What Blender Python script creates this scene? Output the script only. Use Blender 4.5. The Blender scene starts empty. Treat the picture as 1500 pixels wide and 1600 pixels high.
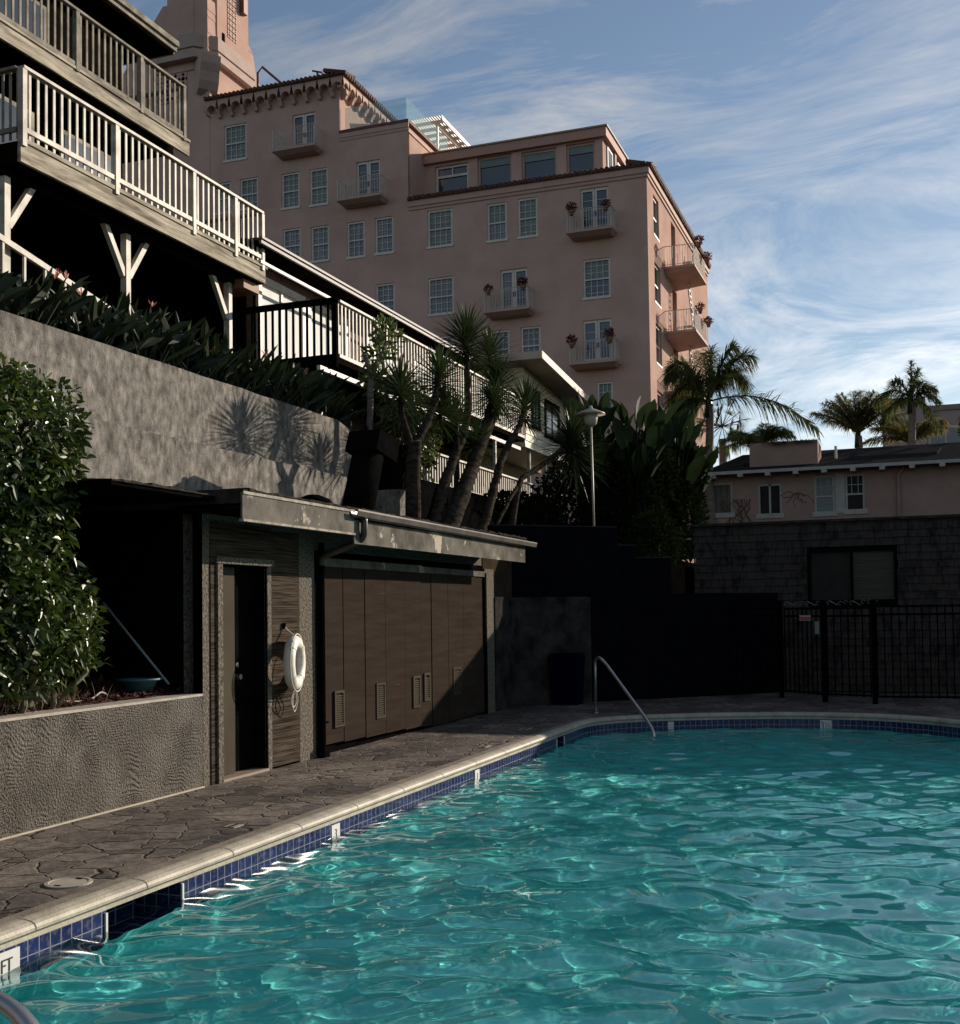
import bpy, math, random
from mathutils import Vector, Matrix, noise as mnoise
R = random.Random(7)
scene = bpy.context.scene
COL = scene.collection
rad = math.radians

# ------------------------------------------------------------------ camera
YAW, PITCH, ROLL, EYE = rad(20.2), rad(2.05), rad(0.8), 1.61
fw = Vector((-math.sin(YAW)*math.cos(PITCH), math.cos(YAW)*math.cos(PITCH), math.sin(PITCH)))
r0 = Vector((math.cos(YAW), math.sin(YAW), 0)); u0 = r0.cross(fw)
rt = r0*math.cos(ROLL) - u0*math.sin(ROLL); up = u0*math.cos(ROLL) + r0*math.sin(ROLL)
cd = bpy.data.cameras.new("camera"); cam = bpy.data.objects.new("camera", cd); COL.objects.link(cam)
cd.sensor_fit = 'HORIZONTAL'; cd.sensor_width = 36; cd.lens = 43.2; cd.shift_y = 0.06
cd.clip_start = 0.05; cd.clip_end = 5000
m = Matrix((rt, up, -fw)).transposed().to_4x4(); m.translation = Vector((0, 0, EYE)); cam.matrix_world = m
scene.camera = cam

# ------------------------------------------------------------------ sun, sky, exposure
SX, SY, SZ = 0.64, 1.0, 0.39
sund = Vector((SX, SY, SZ)).normalized()
EL = math.asin(sund.z); AZ = math.atan2(SX, SY)
ld = bpy.data.lights.new("sun", 'SUN'); lo = bpy.data.objects.new("sun", ld); COL.objects.link(lo)
ld.energy = 5.0; ld.angle = rad(0.5); ld.color = (1.0, 0.865, 0.72)
lo.rotation_euler = (-sund).to_track_quat('-Z', 'Y').to_euler(); lo.location = (0, 0, 40)
scene.view_settings.view_transform = 'Standard'; scene.view_settings.look = 'None'
scene.view_settings.exposure = 0.45; scene.view_settings.gamma = 1.0
scene.cycles.blur_glossy = 1.0; scene.cycles.max_bounces = 8; scene.cycles.transparent_max_bounces = 16
scene.cycles.sample_clamp_indirect = 6.0

wd = bpy.data.worlds.new("World"); scene.world = wd; wd.use_nodes = True
nt = wd.node_tree; nt.nodes.clear()
def N(t, kind, **kw):
    n = t.nodes.new(kind)
    for k, v in kw.items(): setattr(n, k, v)
    return n
def L(t, a, b): t.links.new(a, b)
out = N(nt, 'ShaderNodeOutputWorld'); bg = N(nt, 'ShaderNodeBackground'); bg.inputs[1].default_value = 0.075
sky = N(nt, 'ShaderNodeTexSky'); sky.sky_type = 'NISHITA'; sky.sun_disc = False
sky.sun_elevation = EL; sky.sun_rotation = AZ; sky.altitude = 20; sky.air_density = 1.0; sky.dust_density = 0.25; sky.ozone_density = 1.8
tc = N(nt, 'ShaderNodeTexCoord'); sep = N(nt, 'ShaderNodeSeparateXYZ'); L(nt, tc.outputs['Generated'], sep.inputs[0])
def M(t, op, a, b=None, c=None, clamp=False):
    n = N(t, 'ShaderNodeMath', operation=op); n.use_clamp = clamp
    for i, x in enumerate((a, b, c)):
        if x is None: continue
        if isinstance(x, (int, float)): n.inputs[i].default_value = x
        else: L(t, x, n.inputs[i])
    return n.outputs[0]
zz = M(nt, 'ADD', M(nt, 'MAXIMUM', sep.outputs[2], 0.0), 0.22)
cx_ = M(nt, 'DIVIDE', sep.outputs[0], zz); cy_ = M(nt, 'DIVIDE', sep.outputs[1], zz)
cmb = N(nt, 'ShaderNodeCombineXYZ'); L(nt, cx_, cmb.inputs[0]); L(nt, cy_, cmb.inputs[1])
# slow swirl, then streaky fine noise along it
nw = N(nt, 'ShaderNodeTexNoise'); nw.inputs['Scale'].default_value = 0.9; nw.inputs['Detail'].default_value = 2; L(nt, cmb.outputs[0], nw.inputs['Vector'])
wv_ = N(nt, 'ShaderNodeVectorMath', operation='MULTIPLY_ADD'); L(nt, nw.outputs['Color'], wv_.inputs[0]); wv_.inputs[1].default_value = (.95, .95, 0); L(nt, cmb.outputs[0], wv_.inputs[2])
mp = N(nt, 'ShaderNodeMapping'); mp.inputs['Rotation'].default_value = (0, 0, rad(25)); mp.inputs['Scale'].default_value = (1.0, 2.3, 1); mp.inputs['Location'].default_value = (2.3, .4, 0)
L(nt, wv_.outputs[0], mp.inputs[0])
n1 = N(nt, 'ShaderNodeTexNoise'); n1.inputs['Scale'].default_value = 1.9; n1.inputs['Detail'].default_value = 14; n1.inputs['Roughness'].default_value = 0.68; n1.inputs['Distortion'].default_value = 0.5
L(nt, mp.outputs[0], n1.inputs['Vector'])
n2 = N(nt, 'ShaderNodeTexNoise'); n2.inputs['Scale'].default_value = 1.0; n2.inputs['Detail'].default_value = 4
L(nt, wv_.outputs[0], n2.inputs['Vector'])
cr = N(nt, 'ShaderNodeValToRGB'); cr.color_ramp.elements[0].position = 0.40; cr.color_ramp.elements[1].position = 0.68
L(nt, n1.outputs[0], cr.inputs[0])
cr2 = N(nt, 'ShaderNodeValToRGB'); cr2.color_ramp.elements[0].position = 0.30; cr2.color_ramp.elements[1].position = 0.56
L(nt, n2.outputs[0], cr2.inputs[0])
hz = N(nt, 'ShaderNodeMapRange'); hz.inputs[1].default_value = .02; hz.inputs[2].default_value = .26; hz.inputs[3].default_value = .05; L(nt, sep.outputs[2], hz.inputs[0])
fac = M(nt, 'MULTIPLY', M(nt, 'MULTIPLY', M(nt, 'MULTIPLY', cr.outputs[0], cr2.outputs[0]), hz.outputs[0]), 0.95)
fac = M(nt, 'MAXIMUM', fac, M(nt, 'MULTIPLY', hz.outputs[0], 0.05))
lum = N(nt, 'ShaderNodeRGBToBW'); L(nt, sky.outputs[0], lum.inputs[0])
cl = N(nt, 'ShaderNodeMix', data_type='RGBA', blend_type='MULTIPLY'); cl.inputs[0].default_value = 1
lc = N(nt, 'ShaderNodeCombineColor'); lb = M(nt, 'MULTIPLY', lum.outputs[0], 2.35)
L(nt, lb, lc.inputs[0]); L(nt, lb, lc.inputs[1]); L(nt, lb, lc.inputs[2])
L(nt, lc.outputs[0], cl.inputs[6]); cl.inputs[7].default_value = (1.0, 0.98, 0.97, 1)
mx = N(nt, 'ShaderNodeMix', data_type='RGBA'); L(nt, fac, mx.inputs[0]); L(nt, sky.outputs[0], mx.inputs[6]); L(nt, cl.outputs[2], mx.inputs[7])
L(nt, mx.outputs[2], bg.inputs[0]); L(nt, bg.outputs[0], out.inputs[0])

# ------------------------------------------------------------------ mesh helper
class MB:
    def __init__(s): s.v = []; s.f = []; s.uv = []
    def quad(s, a, b, c, d):
        i = len(s.v); s.v += [tuple(a), tuple(b), tuple(c), tuple(d)]; s.f.append((i, i+1, i+2, i+3))
    def tri(s, a, b, c):
        i = len(s.v); s.v += [tuple(a), tuple(b), tuple(c)]; s.f.append((i, i+1, i+2))
    def box(s, x0, x1, y0, y1, z0, z1):
        i = len(s.v)
        s.v += [(x0,y0,z0),(x1,y0,z0),(x1,y1,z0),(x0,y1,z0),(x0,y0,z1),(x1,y0,z1),(x1,y1,z1),(x0,y1,z1)]
        s.f += [(i,i+3,i+2,i+1),(i+4,i+5,i+6,i+7),(i,i+1,i+5,i+4),(i+1,i+2,i+6,i+5),(i+2,i+3,i+7,i+6),(i+3,i,i+4,i+7)]
        return s
    def hexa(s, pts):   # 4 bottom, 4 top (ccw)
        i = len(s.v); s.v += [tuple(p) for p in pts]
        s.f += [(i,i+3,i+2,i+1),(i+4,i+5,i+6,i+7),(i,i+1,i+5,i+4),(i+1,i+2,i+6,i+5),(i+2,i+3,i+7,i+6),(i+3,i,i+4,i+7)]
        return s
    def prism(s, poly, z0, z1):
        n = len(poly); i = len(s.v)
        s.v += [(p[0], p[1], z0) for p in poly] + [(p[0], p[1], z1) for p in poly]
        s.f.append(tuple(i+n+k for k in range(n))); s.f.append(tuple(i+n-1-k for k in range(n)))
        for k in range(n):
            j = (k+1) % n; s.f.append((i+k, i+j, i+n+j, i+n+k))
        return s
    def wallseg(s, a, b, t, z0, z1):   # vertical slab from a to b (xy), thickness t to the left side
        a = Vector(a); b = Vector(b); d = (b-a).normalized(); n = Vector((-d.y, d.x))*t
        s.prism([a, b, b+n, a+n], z0, z1) if t > 0 else s.prism([a+n, b+n, b, a], z0, z1)
        return s
    def beam(s, a, b, w, h=None):      # rectangular bar between two points
        h = h or w; a = Vector(a); b = Vector(b); d = (b-a).normalized()
        r = d.cross(Vector((0, 0, 1)));
        if r.length < 1e-4: r = Vector((1, 0, 0))
        r.normalize(); u = r.cross(d)
        p = [a-r*w/2-u*h/2, a+r*w/2-u*h/2, b+r*w/2-u*h/2, b-r*w/2-u*h/2]
        p += [q+u*h for q in p]; s.hexa(p); return s
    def tube(s, pts, rs, n=8, caps=True):
        pts = [Vector(p) for p in pts]
        if not isinstance(rs, (list, tuple)): rs = [rs]*len(pts)
        base = len(s.v); ref = None
        for k, p in enumerate(pts):
            d = (pts[min(k+1, len(pts)-1)] - pts[max(k-1, 0)]).normalized()
            if ref is None:
                ref = Vector((0, 0, 1)) if abs(d.z) < 0.9 else Vector((1, 0, 0))
            r = (ref - d*ref.dot(d)).normalized(); u = d.cross(r); ref = r
            for j in range(n):
                a = 2*math.pi*j/n; s.v.append(tuple(p + (r*math.cos(a)+u*math.sin(a))*rs[k]))
        for k in range(len(pts)-1):
            for j in range(n):
                a = base+k*n+j; b = base+k*n+(j+1) % n; s.f.append((a, b, b+n, a+n))
        if caps:
            s.f.append(tuple(base+n-1-j for j in range(n))); e = base+(len(pts)-1)*n; s.f.append(tuple(e+j for j in range(n)))
        return s
    def lathe(s, c, prof, n=16):
        base = len(s.v); c = Vector(c)
        for r, z in prof:
            for j in range(n):
                a = 2*math.pi*j/n; s.v.append((c.x+r*math.cos(a), c.y+r*math.sin(a), c.z+z))
        for k in range(len(prof)-1):
            for j in range(n):
                a = base+k*n+j; b = base+k*n+(j+1) % n; s.f.append((a, b, b+n, a+n))
        s.f.append(tuple(base+n-1-j for j in range(n))); e = base+(len(prof)-1)*n; s.f.append(tuple(e+j for j in range(n)))
        return s
    def leaf(s, p, d, nrm, ln, w, fold=0.25, droop=0.0):   # folded pointed leaf, 4 quads/tris
        d = d.normalized(); side = d.cross(nrm)
        if side.length < 1e-4: side = d.cross(Vector((0.3, 0.5, 0.8)))
        side.normalize(); n = side.cross(d)
        i = len(s.v)
        for t, ww in ((0.0, 0.12), (0.35, 1.0), (0.72, 0.8), (1.0, 0.0)):
            c = p + d*ln*t - Vector((0, 0, 1))*droop*ln*t*t
            if ww == 0: s.v.append(tuple(c)); continue
            s.v.append(tuple(c - side*w/2*ww + n*w*fold*ww*0.5)); s.v.append(tuple(c)); s.v.append(tuple(c + side*w/2*ww + n*w*fold*ww*0.5))
        s.f += [(i,i+1,i+4,i+3),(i+1,i+2,i+5,i+4),(i+3,i+4,i+7,i+6),(i+4,i+5,i+8,i+7),(i+6,i+7,i+9),(i+7,i+8,i+9)]
    def blade(s, p, d, ln, w, droop=0.2, n=3, fold=0.15):     # narrow sword leaf
        d = d.normalized(); side = d.cross(Vector((0, 0, 1)))
        if side.length < 1e-3: side = Vector((1, 0, 0))
        side.normalize(); u = side.cross(d); i = len(s.v)
        for k in range(n):
            t = k/n; ww = w*(0.7+0.6*t if t < 0.4 else 1.0-0.75*(t-0.4)/0.6)
            c = p + d*ln*t - Vector((0, 0, 1))*droop*ln*t*t
            s.v += [tuple(c-side*ww/2+u*ww*fold), tuple(c), tuple(c+side*ww/2+u*ww*fold)]
        s.v.append(tuple(p + d*ln - Vector((0, 0, 1))*droop*ln))
        for k in range(n-1):
            a = i+3*k; s.f += [(a, a+1, a+4, a+3), (a+1, a+2, a+5, a+4)]
        a = i+3*(n-1); e = i+3*n; s.f += [(a, a+1, e), (a+1, a+2, e)]
    def build(s, name, mat, parent=None, org=None, smooth=False, uvf=None):
        o_ = Vector(parent.matrix_world.translation) if parent is not None else Vector(org or (0, 0, 0))
        if parent is not None:
            o_ = PORG[parent.name]
        me = bpy.data.meshes.new(name)
        me.from_pydata([(x-o_.x, y-o_.y, z-o_.z) for x, y, z in s.v], [], s.f); me.update()
        if smooth:
            for p in me.polygons: p.use_smooth = True
        me.materials.append(mat)
        o = bpy.data.objects.new(name, me); COL.objects.link(o)
        if parent is None: o.location = o_
        else: o.parent = parent
        PORG[o.name] = o_
        return o
PORG = {}
def tag(o, label=None, cat=None, group=None, kind=None):
    if label: o['label'] = label
    if cat: o['category'] = cat
    if group: o['group'] = group
    if kind: o['kind'] = kind
    return o
def thing(name, loc, label, cat, group=None):
    o = bpy.data.objects.new(name, None); COL.objects.link(o); o.location = loc; o.empty_display_size = 0.2
    PORG[o.name] = Vector(loc); return tag(o, label, cat, group)
def copy_tree(root, loc=None, rz=None, label=None, scale=None):
    def rec(o, par):
        c = o.copy(); COL.objects.link(c)
        if par is not None: c.parent = par
        for ch in list(o.children): rec(ch, c)
        return c
    c = rec(root, None)
    if loc is not None: c.location = loc
    if rz is not None: c.rotation_euler = (0, 0, rz)
    if scale: c.scale = (scale,)*3
    if label: c['label'] = label
    return c

# ------------------------------------------------------------------ materials
def mk(name, c1, c2=None, rough=0.7, scale=4.0, stretch=(1, 1, 1), detail=6, lo=0.35, hi=0.65, bump=0.0, bscale=40.0, bstretch=(1, 1, 1),
       spec=0.5, metal=0.0, c3=None, s3=0.6, lo3=0.5, hi3=0.62, trans=0.0, bdist=0.01):
    m = bpy.data.materials.new(name); m.use_nodes = True; t = m.node_tree; b = t.nodes['Principled BSDF']
    b.inputs['Roughness'].default_value = rough; b.inputs['Metallic'].default_value = metal
    b.inputs['Specular IOR Level'].default_value = spec
    if trans: b.inputs['Transmission Weight'].default_value = trans
    tcx = N(t, 'ShaderNodeTexCoord')
    def nz(sc, st, det):
        mp = N(t, 'ShaderNodeMapping'); mp.inputs['Scale'].default_value = st; L(t, tcx.outputs['Object'], mp.inputs[0])
        n = N(t, 'ShaderNodeTexNoise'); n.inputs['Scale'].default_value = sc; n.inputs['Detail'].default_value = det; n.inputs['Roughness'].default_value = 0.62
        L(t, mp.outputs[0], n.inputs['Vector']); return n.outputs[0]
    c1 = tuple(c1)+(1,)
    col = None
    if c2:
        r = N(t, 'ShaderNodeValToRGB'); r.color_ramp.elements[0].position = lo; r.color_ramp.elements[1].position = hi
        r.color_ramp.elements[0].color = c1; r.color_ramp.elements[1].color = tuple(c2)+(1,)
        L(t, nz(scale, stretch, detail), r.inputs[0]); col = r.outputs[0]
    if c3:
        r3 = N(t, 'ShaderNodeValToRGB'); r3.color_ramp.elements[0].position = lo3; r3.color_ramp.elements[1].position = hi3
        L(t, nz(s3, stretch, 5), r3.inputs[0])
        mx = N(t, 'ShaderNodeMix', data_type='RGBA'); L(t, r3.outputs[0], mx.inputs[0])
        if col: L(t, col, mx.inputs[6])
        else: mx.inputs[6].default_value = c1
        mx.inputs[7].default_value = tuple(c3)+(1,); col = mx.outputs[2]
    if col: L(t, col, b.inputs['Base Color'])
    else: b.inputs['Base Color'].default_value = c1
    if bump:
        bp = N(t, 'ShaderNodeBump'); bp.inputs['Strength'].default_value = bump; bp.inputs['Distance'].default_value = bdist
        L(t, nz(bscale, bstretch, 4), bp.inputs['Height']); L(t, bp.outputs[0], b.inputs['Normal'])
    return m
def mkleaf(name, c1, c2, rough=0.35, scale=1.2, transl=0.25, spec=0.5):
    m = mk(name, c1, c2, rough=rough, scale=scale, detail=3, spec=spec); t = m.node_tree; b = t.nodes['Principled BSDF']
    o = [n for n in t.nodes if n.type == 'OUTPUT_MATERIAL'][0]
    tr = N(t, 'ShaderNodeBsdfTranslucent'); mxs = N(t, 'ShaderNodeMixShader'); mxs.inputs[0].default_value = transl
    src = b.inputs['Base Color'].links[0].from_socket
    L(t, src, tr.inputs[0]); L(t, b.outputs[0], mxs.inputs[1]); L(t, tr.outputs[0], mxs.inputs[2]); L(t, mxs.outputs[0], o.inputs[0])
    return m

pink = mk('pink_stucco', (.43,.295,.245), (.51,.355,.30), rough=.9, scale=.35, bump=.5, bscale=3.0, bstretch=(.35,.35,5), detail=8, c3=(.37,.255,.215), s3=.5, lo3=.44, hi3=.80, bdist=.02, spec=0.0)
pink_trim = mk('pink_trim', (.45,.305,.25), (.39,.265,.22), rough=.85, scale=1.5)
tower_trim = mk('grey_cast_stone', (.40,.30,.26), (.33,.25,.22), rough=.9, scale=1.2, bump=.3, bscale=6)
tilem = mk('roof_tile', (.06,.025,.018), (.12,.05,.035), rough=.85, scale=3, bump=.5, bscale=12)
hframe = mk('window_paint', (.60,.55,.50), (.50,.46,.43), rough=.6, scale=2)
glass_a = mk('glass_dark', (.012,.018,.025), (.03,.04,.05), rough=.08, scale=.6, spec=.8)
blindm = mk('window_blind', (.15,.20,.19), (.10,.14,.14), rough=.5, scale=1.5, stretch=(1,1,14), detail=2, bump=.5, bscale=1.6, bstretch=(.1,.1,14))
curtm = mk('window_curtain', (.20,.23,.25), (.09,.11,.14), rough=.5, scale=3.2, stretch=(4,4,.1), detail=2)
ironw = mk('rail_iron', (.50,.44,.39), (.40,.35,.31), rough=.6, scale=3)
potm = mk('terracotta_pot', (.22,.09,.05), (.15,.06,.035), rough=.9, scale=8)
redflower = mkleaf('red_flower', (.16,.015,.012), (.07,.02,.012), rough=.6, scale=9)
reddoor = mk('red_brown_door', (.20,.075,.045), (.15,.055,.035), rough=.6, scale=2)

conc = mk('weathered_concrete', (.055,.052,.047), (.37,.35,.315), rough=.92, scale=9, stretch=(1,1,.6), detail=15, lo=.28, hi=.74, bump=.8, bscale=55, bdist=.02, c3=(.075,.07,.063), s3=3.6, lo3=.46, hi3=.80, spec=0.0)
shedst = mk('shed_stucco', (.050,.044,.036), (.215,.195,.158), rough=.75, scale=38, detail=8, bump=1.0, bscale=34, bdist=.02, spec=0.0)
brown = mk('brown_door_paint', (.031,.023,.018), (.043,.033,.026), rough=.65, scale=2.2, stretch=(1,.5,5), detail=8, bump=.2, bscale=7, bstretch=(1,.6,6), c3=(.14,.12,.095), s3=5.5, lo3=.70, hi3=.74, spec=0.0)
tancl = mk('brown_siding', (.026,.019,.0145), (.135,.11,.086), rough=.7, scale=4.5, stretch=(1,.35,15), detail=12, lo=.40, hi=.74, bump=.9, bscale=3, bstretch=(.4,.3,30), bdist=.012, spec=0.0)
doorm = mk('olive_door_paint', (.060,.053,.040), (.075,.066,.050), rough=.45, scale=2, spec=0.0)
black = mk('black_and_shade', (.003,.003,.003), (.006,.006,.006), rough=.9, scale=3, spec=0.0)  # genuine black parts, plus faces coloured near black as deep shade
darkst = mk('shade_dark_stucco', (.0035,.0035,.006), (.006,.006,.009), rough=.95, scale=4, bump=.6, bscale=18, spec=0.0)  # deep shade of the far pool-end walls put into the colour
fasc = mk('peeling_fascia_paint', (.085,.079,.068), (.18,.168,.145), rough=.5, scale=3, bump=.3, bscale=14, c3=(.42,.37,.30), s3=2.6, lo3=.60, hi3=.64, spec=0.0)
gut = mk('gutter_metal', (.05,.043,.036), (.10,.088,.075), rough=.38, scale=4, metal=.2)
roofm = mk('tar_paper_roof', (.022,.02,.018), (.05,.045,.04), rough=.95, scale=8, bump=.6, bscale=20, spec=0.0)
cream = mk('cream_deck_paint', (.28,.26,.22), (.56,.52,.44), rough=.6, scale=3, stretch=(1,1,1), detail=8, bump=.25, bscale=10, c3=(.24,.20,.16), s3=1.6, lo3=.56, hi3=.70)
fascc = mk('weathered_cream_fascia', (.22,.195,.155), (.52,.475,.385), rough=.65, scale=2.2, stretch=(1,.5,5), detail=9, bump=.5, bscale=8, bstretch=(1,.4,6), c3=(.12,.10,.08), s3=1.4, lo3=.50, hi3=.70, spec=0.0)
greyd = mk('weathered_grey_deck_paint', (.16,.147,.125), (.32,.295,.25), rough=.65, scale=3, detail=8, c3=(.40,.36,.30), s3=1.0, lo3=.56, hi3=.68, bump=.3, bscale=12, spec=0.0)
whitep = mk('white_trim_paint', (.66,.62,.55), (.54,.50,.44), rough=.55, scale=4)
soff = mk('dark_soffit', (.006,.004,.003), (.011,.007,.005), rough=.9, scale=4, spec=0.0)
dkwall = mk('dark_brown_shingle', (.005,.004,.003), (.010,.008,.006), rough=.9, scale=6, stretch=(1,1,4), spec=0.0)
curtw = mk('white_curtain', (.60,.62,.60), (.46,.48,.47), rough=.7, scale=5, stretch=(5,5,.15), detail=3)
shingb = mk('brown_shingles', (.10,.06,.045), (.17,.11,.085), rough=.9, scale=7, bump=.4, bscale=20)
shing = mk('aged_dark_shingles', (.052,.044,.041), (.010,.009,.0095), rough=.9, scale=5, stretch=(1.5,1,.8), detail=12, lo=.46, hi=.72, bump=.3, bscale=30, bstretch=(4,4,.4), spec=0.0)
creamsid = mk('cream_siding', (.62,.56,.42), (.72,.65,.50), rough=.65, scale=2)
housep = mk('house_pink_stucco', (.27,.19,.165), (.34,.24,.205), rough=.95, scale=.9, detail=9, bump=.3, bscale=9, spec=0.0)
housew = mk('house_window_paint', (.36,.355,.34), (.28,.28,.27), rough=.6, scale=3)
houser = mk('charcoal_roofing', (.022,.021,.022), (.045,.042,.042), rough=.95, scale=5, stretch=(3,.8,1), bump=.4, bscale=12, spec=0.0)
yelblind = mk('cream_blind', (.20,.175,.12), (.14,.12,.085), rough=.4, scale=1, stretch=(1,1,30), bump=.8, bscale=1.5, bstretch=(.1,.1,22), spec=.8)
iron = mk('black_iron', (.0015,.0015,.0015), (.003,.003,.003), rough=.8, scale=5, spec=0.0)
steel = mk('brushed_steel', (.55,.54,.52), (.45,.44,.42), rough=.28, scale=9, metal=.9)
ringm = mk('ring_vinyl', (.70,.67,.60), (.60,.57,.51), rough=.5, scale=12, bump=.2, bscale=30)
rope = mk('rope', (.60,.55,.47), (.48,.44,.38), rough=.8, scale=30)
bark = mk('yucca_bark', (.016,.013,.010), (.060,.050,.040), rough=.95, scale=6, stretch=(1,1,3), bump=.8, bscale=16, bdist=.02, spec=0.0)
palmb = mk('palm_bark', (.11,.09,.075), (.19,.16,.135), rough=.95, scale=4, stretch=(.6,.6,5), bump=.7, bscale=8)
yuccal = mkleaf('yucca_leaf', (.016,.030,.010), (.040,.066,.020), rough=.45, scale=1.5)
bopl = mkleaf('paradise_leaf', (.009,.017,.007), (.030,.046,.016), rough=.42, scale=1.6, transl=.15, spec=.3)
bushl = mkleaf('laurel_leaf', (.014,.032,.006), (.066,.10,.015), rough=.36, scale=2.5, transl=.2, spec=.4)
hedgel = mkleaf('hedge_leaf', (.006,.012,.005), (.018,.028,.009), rough=.9, scale=1.5, transl=.12, spec=0.0)
ban = mkleaf('banana_leaf', (.010,.021,.008), (.030,.050,.018), rough=.6, scale=.7, transl=.20, spec=.12)
palml = mkleaf('palm_leaf', (.05,.065,.022), (.12,.14,.05), rough=.6, scale=.8, transl=.42, spec=.2)
palmy = mkleaf('dry_palm_leaf', (.22,.18,.055), (.14,.15,.045), rough=.6, scale=.6, transl=.5, spec=.2)
orange = mkleaf('orange_petal', (.36,.07,.012), (.24,.04,.010), rough=.5, scale=9)
mulchm = mk('mulch', (.05,.016,.010), (.12,.035,.022), rough=.9, scale=22, bump=.9, bscale=45, bdist=.03)
soil = mk('soil', (.03,.022,.015), (.05,.038,.027), rough=1, scale=3, bump=.5, bscale=8, spec=0.0)
bluebin = mk('blue_bin_plastic', (.002,.0025,.013), (.003,.0035,.016), rough=.5, scale=3, spec=0.0)
tealp = mk('teal_plastic', (.05,.14,.17), (.04,.11,.14), rough=.5, scale=3)
lampm = mk('lamp_metal', (.42,.35,.28), (.32,.27,.22), rough=.5, scale=4)
redsign = mk('red_sign', (.35,.02,.02), (.28,.02,.02), rough=.5, scale=6)
whitem = mk('white_plastic', (.6,.6,.58), (.5,.5,.48), rough=.5, scale=6)
farb = mk('far_building_wall', (.27,.26,.27), (.22,.21,.22), rough=.9, scale=.5, spec=0.0)
weed = mkleaf('weed', (.06,.05,.02), (.03,.035,.012), rough=.7, scale=4)

dimreflect = mk('dim_striped_reflection', (.055,.048,.032), (.03,.026,.018), rough=.6, scale=1.3, stretch=(1,1,22), detail=3, spec=.25)  # painted reflection for the right pane of the shingled building
dimglass = mk('dim_glass', (.006,.006,.006), (.02,.018,.014), rough=.5, scale=2, spec=.15)
housecur = mk('house_curtain', (.14,.13,.10), (.06,.05,.04), rough=.6, scale=2.5, stretch=(4,1,.2), spec=.3)
# combed stucco of the planter wall
def mk_comb():
    m = mk('combed_stucco', (.060,.053,.042), (.125,.112,.092), rough=.55, scale=2.5, detail=6, spec=.5)
    t = m.node_tree; b = t.nodes['Principled BSDF']; tcx = N(t, 'ShaderNodeTexCoord')
    mp = N(t, 'ShaderNodeMapping'); mp.inputs['Scale'].default_value = (1, 1, 1); L(t, tcx.outputs['Object'], mp.inputs[0])
    nn = N(t, 'ShaderNodeTexNoise'); nn.inputs['Scale'].default_value = 1.25; nn.inputs['Detail'].default_value = 2.4; L(t, mp.outputs[0], nn.inputs['Vector'])
    sp = N(t, 'ShaderNodeSeparateXYZ'); L(t, tcx.outputs['Object'], sp.inputs[0])
    z = M(t, 'ADD', M(t, 'MULTIPLY', sp.outputs[2], 210.0), M(t, 'MULTIPLY', nn.outputs[0], 150.0))
    w = M(t, 'SINE', z)
    n2 = N(t, 'ShaderNodeTexNoise'); n2.inputs['Scale'].default_value = 55; n2.inputs['Detail'].default_value = 3; L(t, tcx.outputs['Object'], n2.inputs['Vector'])
    n3 = N(t, 'ShaderNodeTexNoise'); n3.inputs['Scale'].default_value = 2.2; n3.inputs['Detail'].default_value = 3; L(t, tcx.outputs['Object'], n3.inputs['Vector'])
    amp = M(t, 'MULTIPLY', M(t, 'SUBTRACT', n3.outputs[0], .40, clamp=True), 4.5)
    hgt = M(t, 'ADD', M(t, 'MULTIPLY', w, amp), M(t, 'MULTIPLY', n2.outputs[0], 7.5))
    bp = N(t, 'ShaderNodeBump'); bp.inputs['Strength'].default_value = 1.0; bp.inputs['Distance'].default_value = .0065
    L(t, hgt, bp.inputs['Height']); L(t, bp.outputs[0], b.inputs['Normal']); return m
comb = mk_comb(); comb.node_tree.nodes['Principled BSDF'].inputs['Specular IOR Level'].default_value = .2
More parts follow.
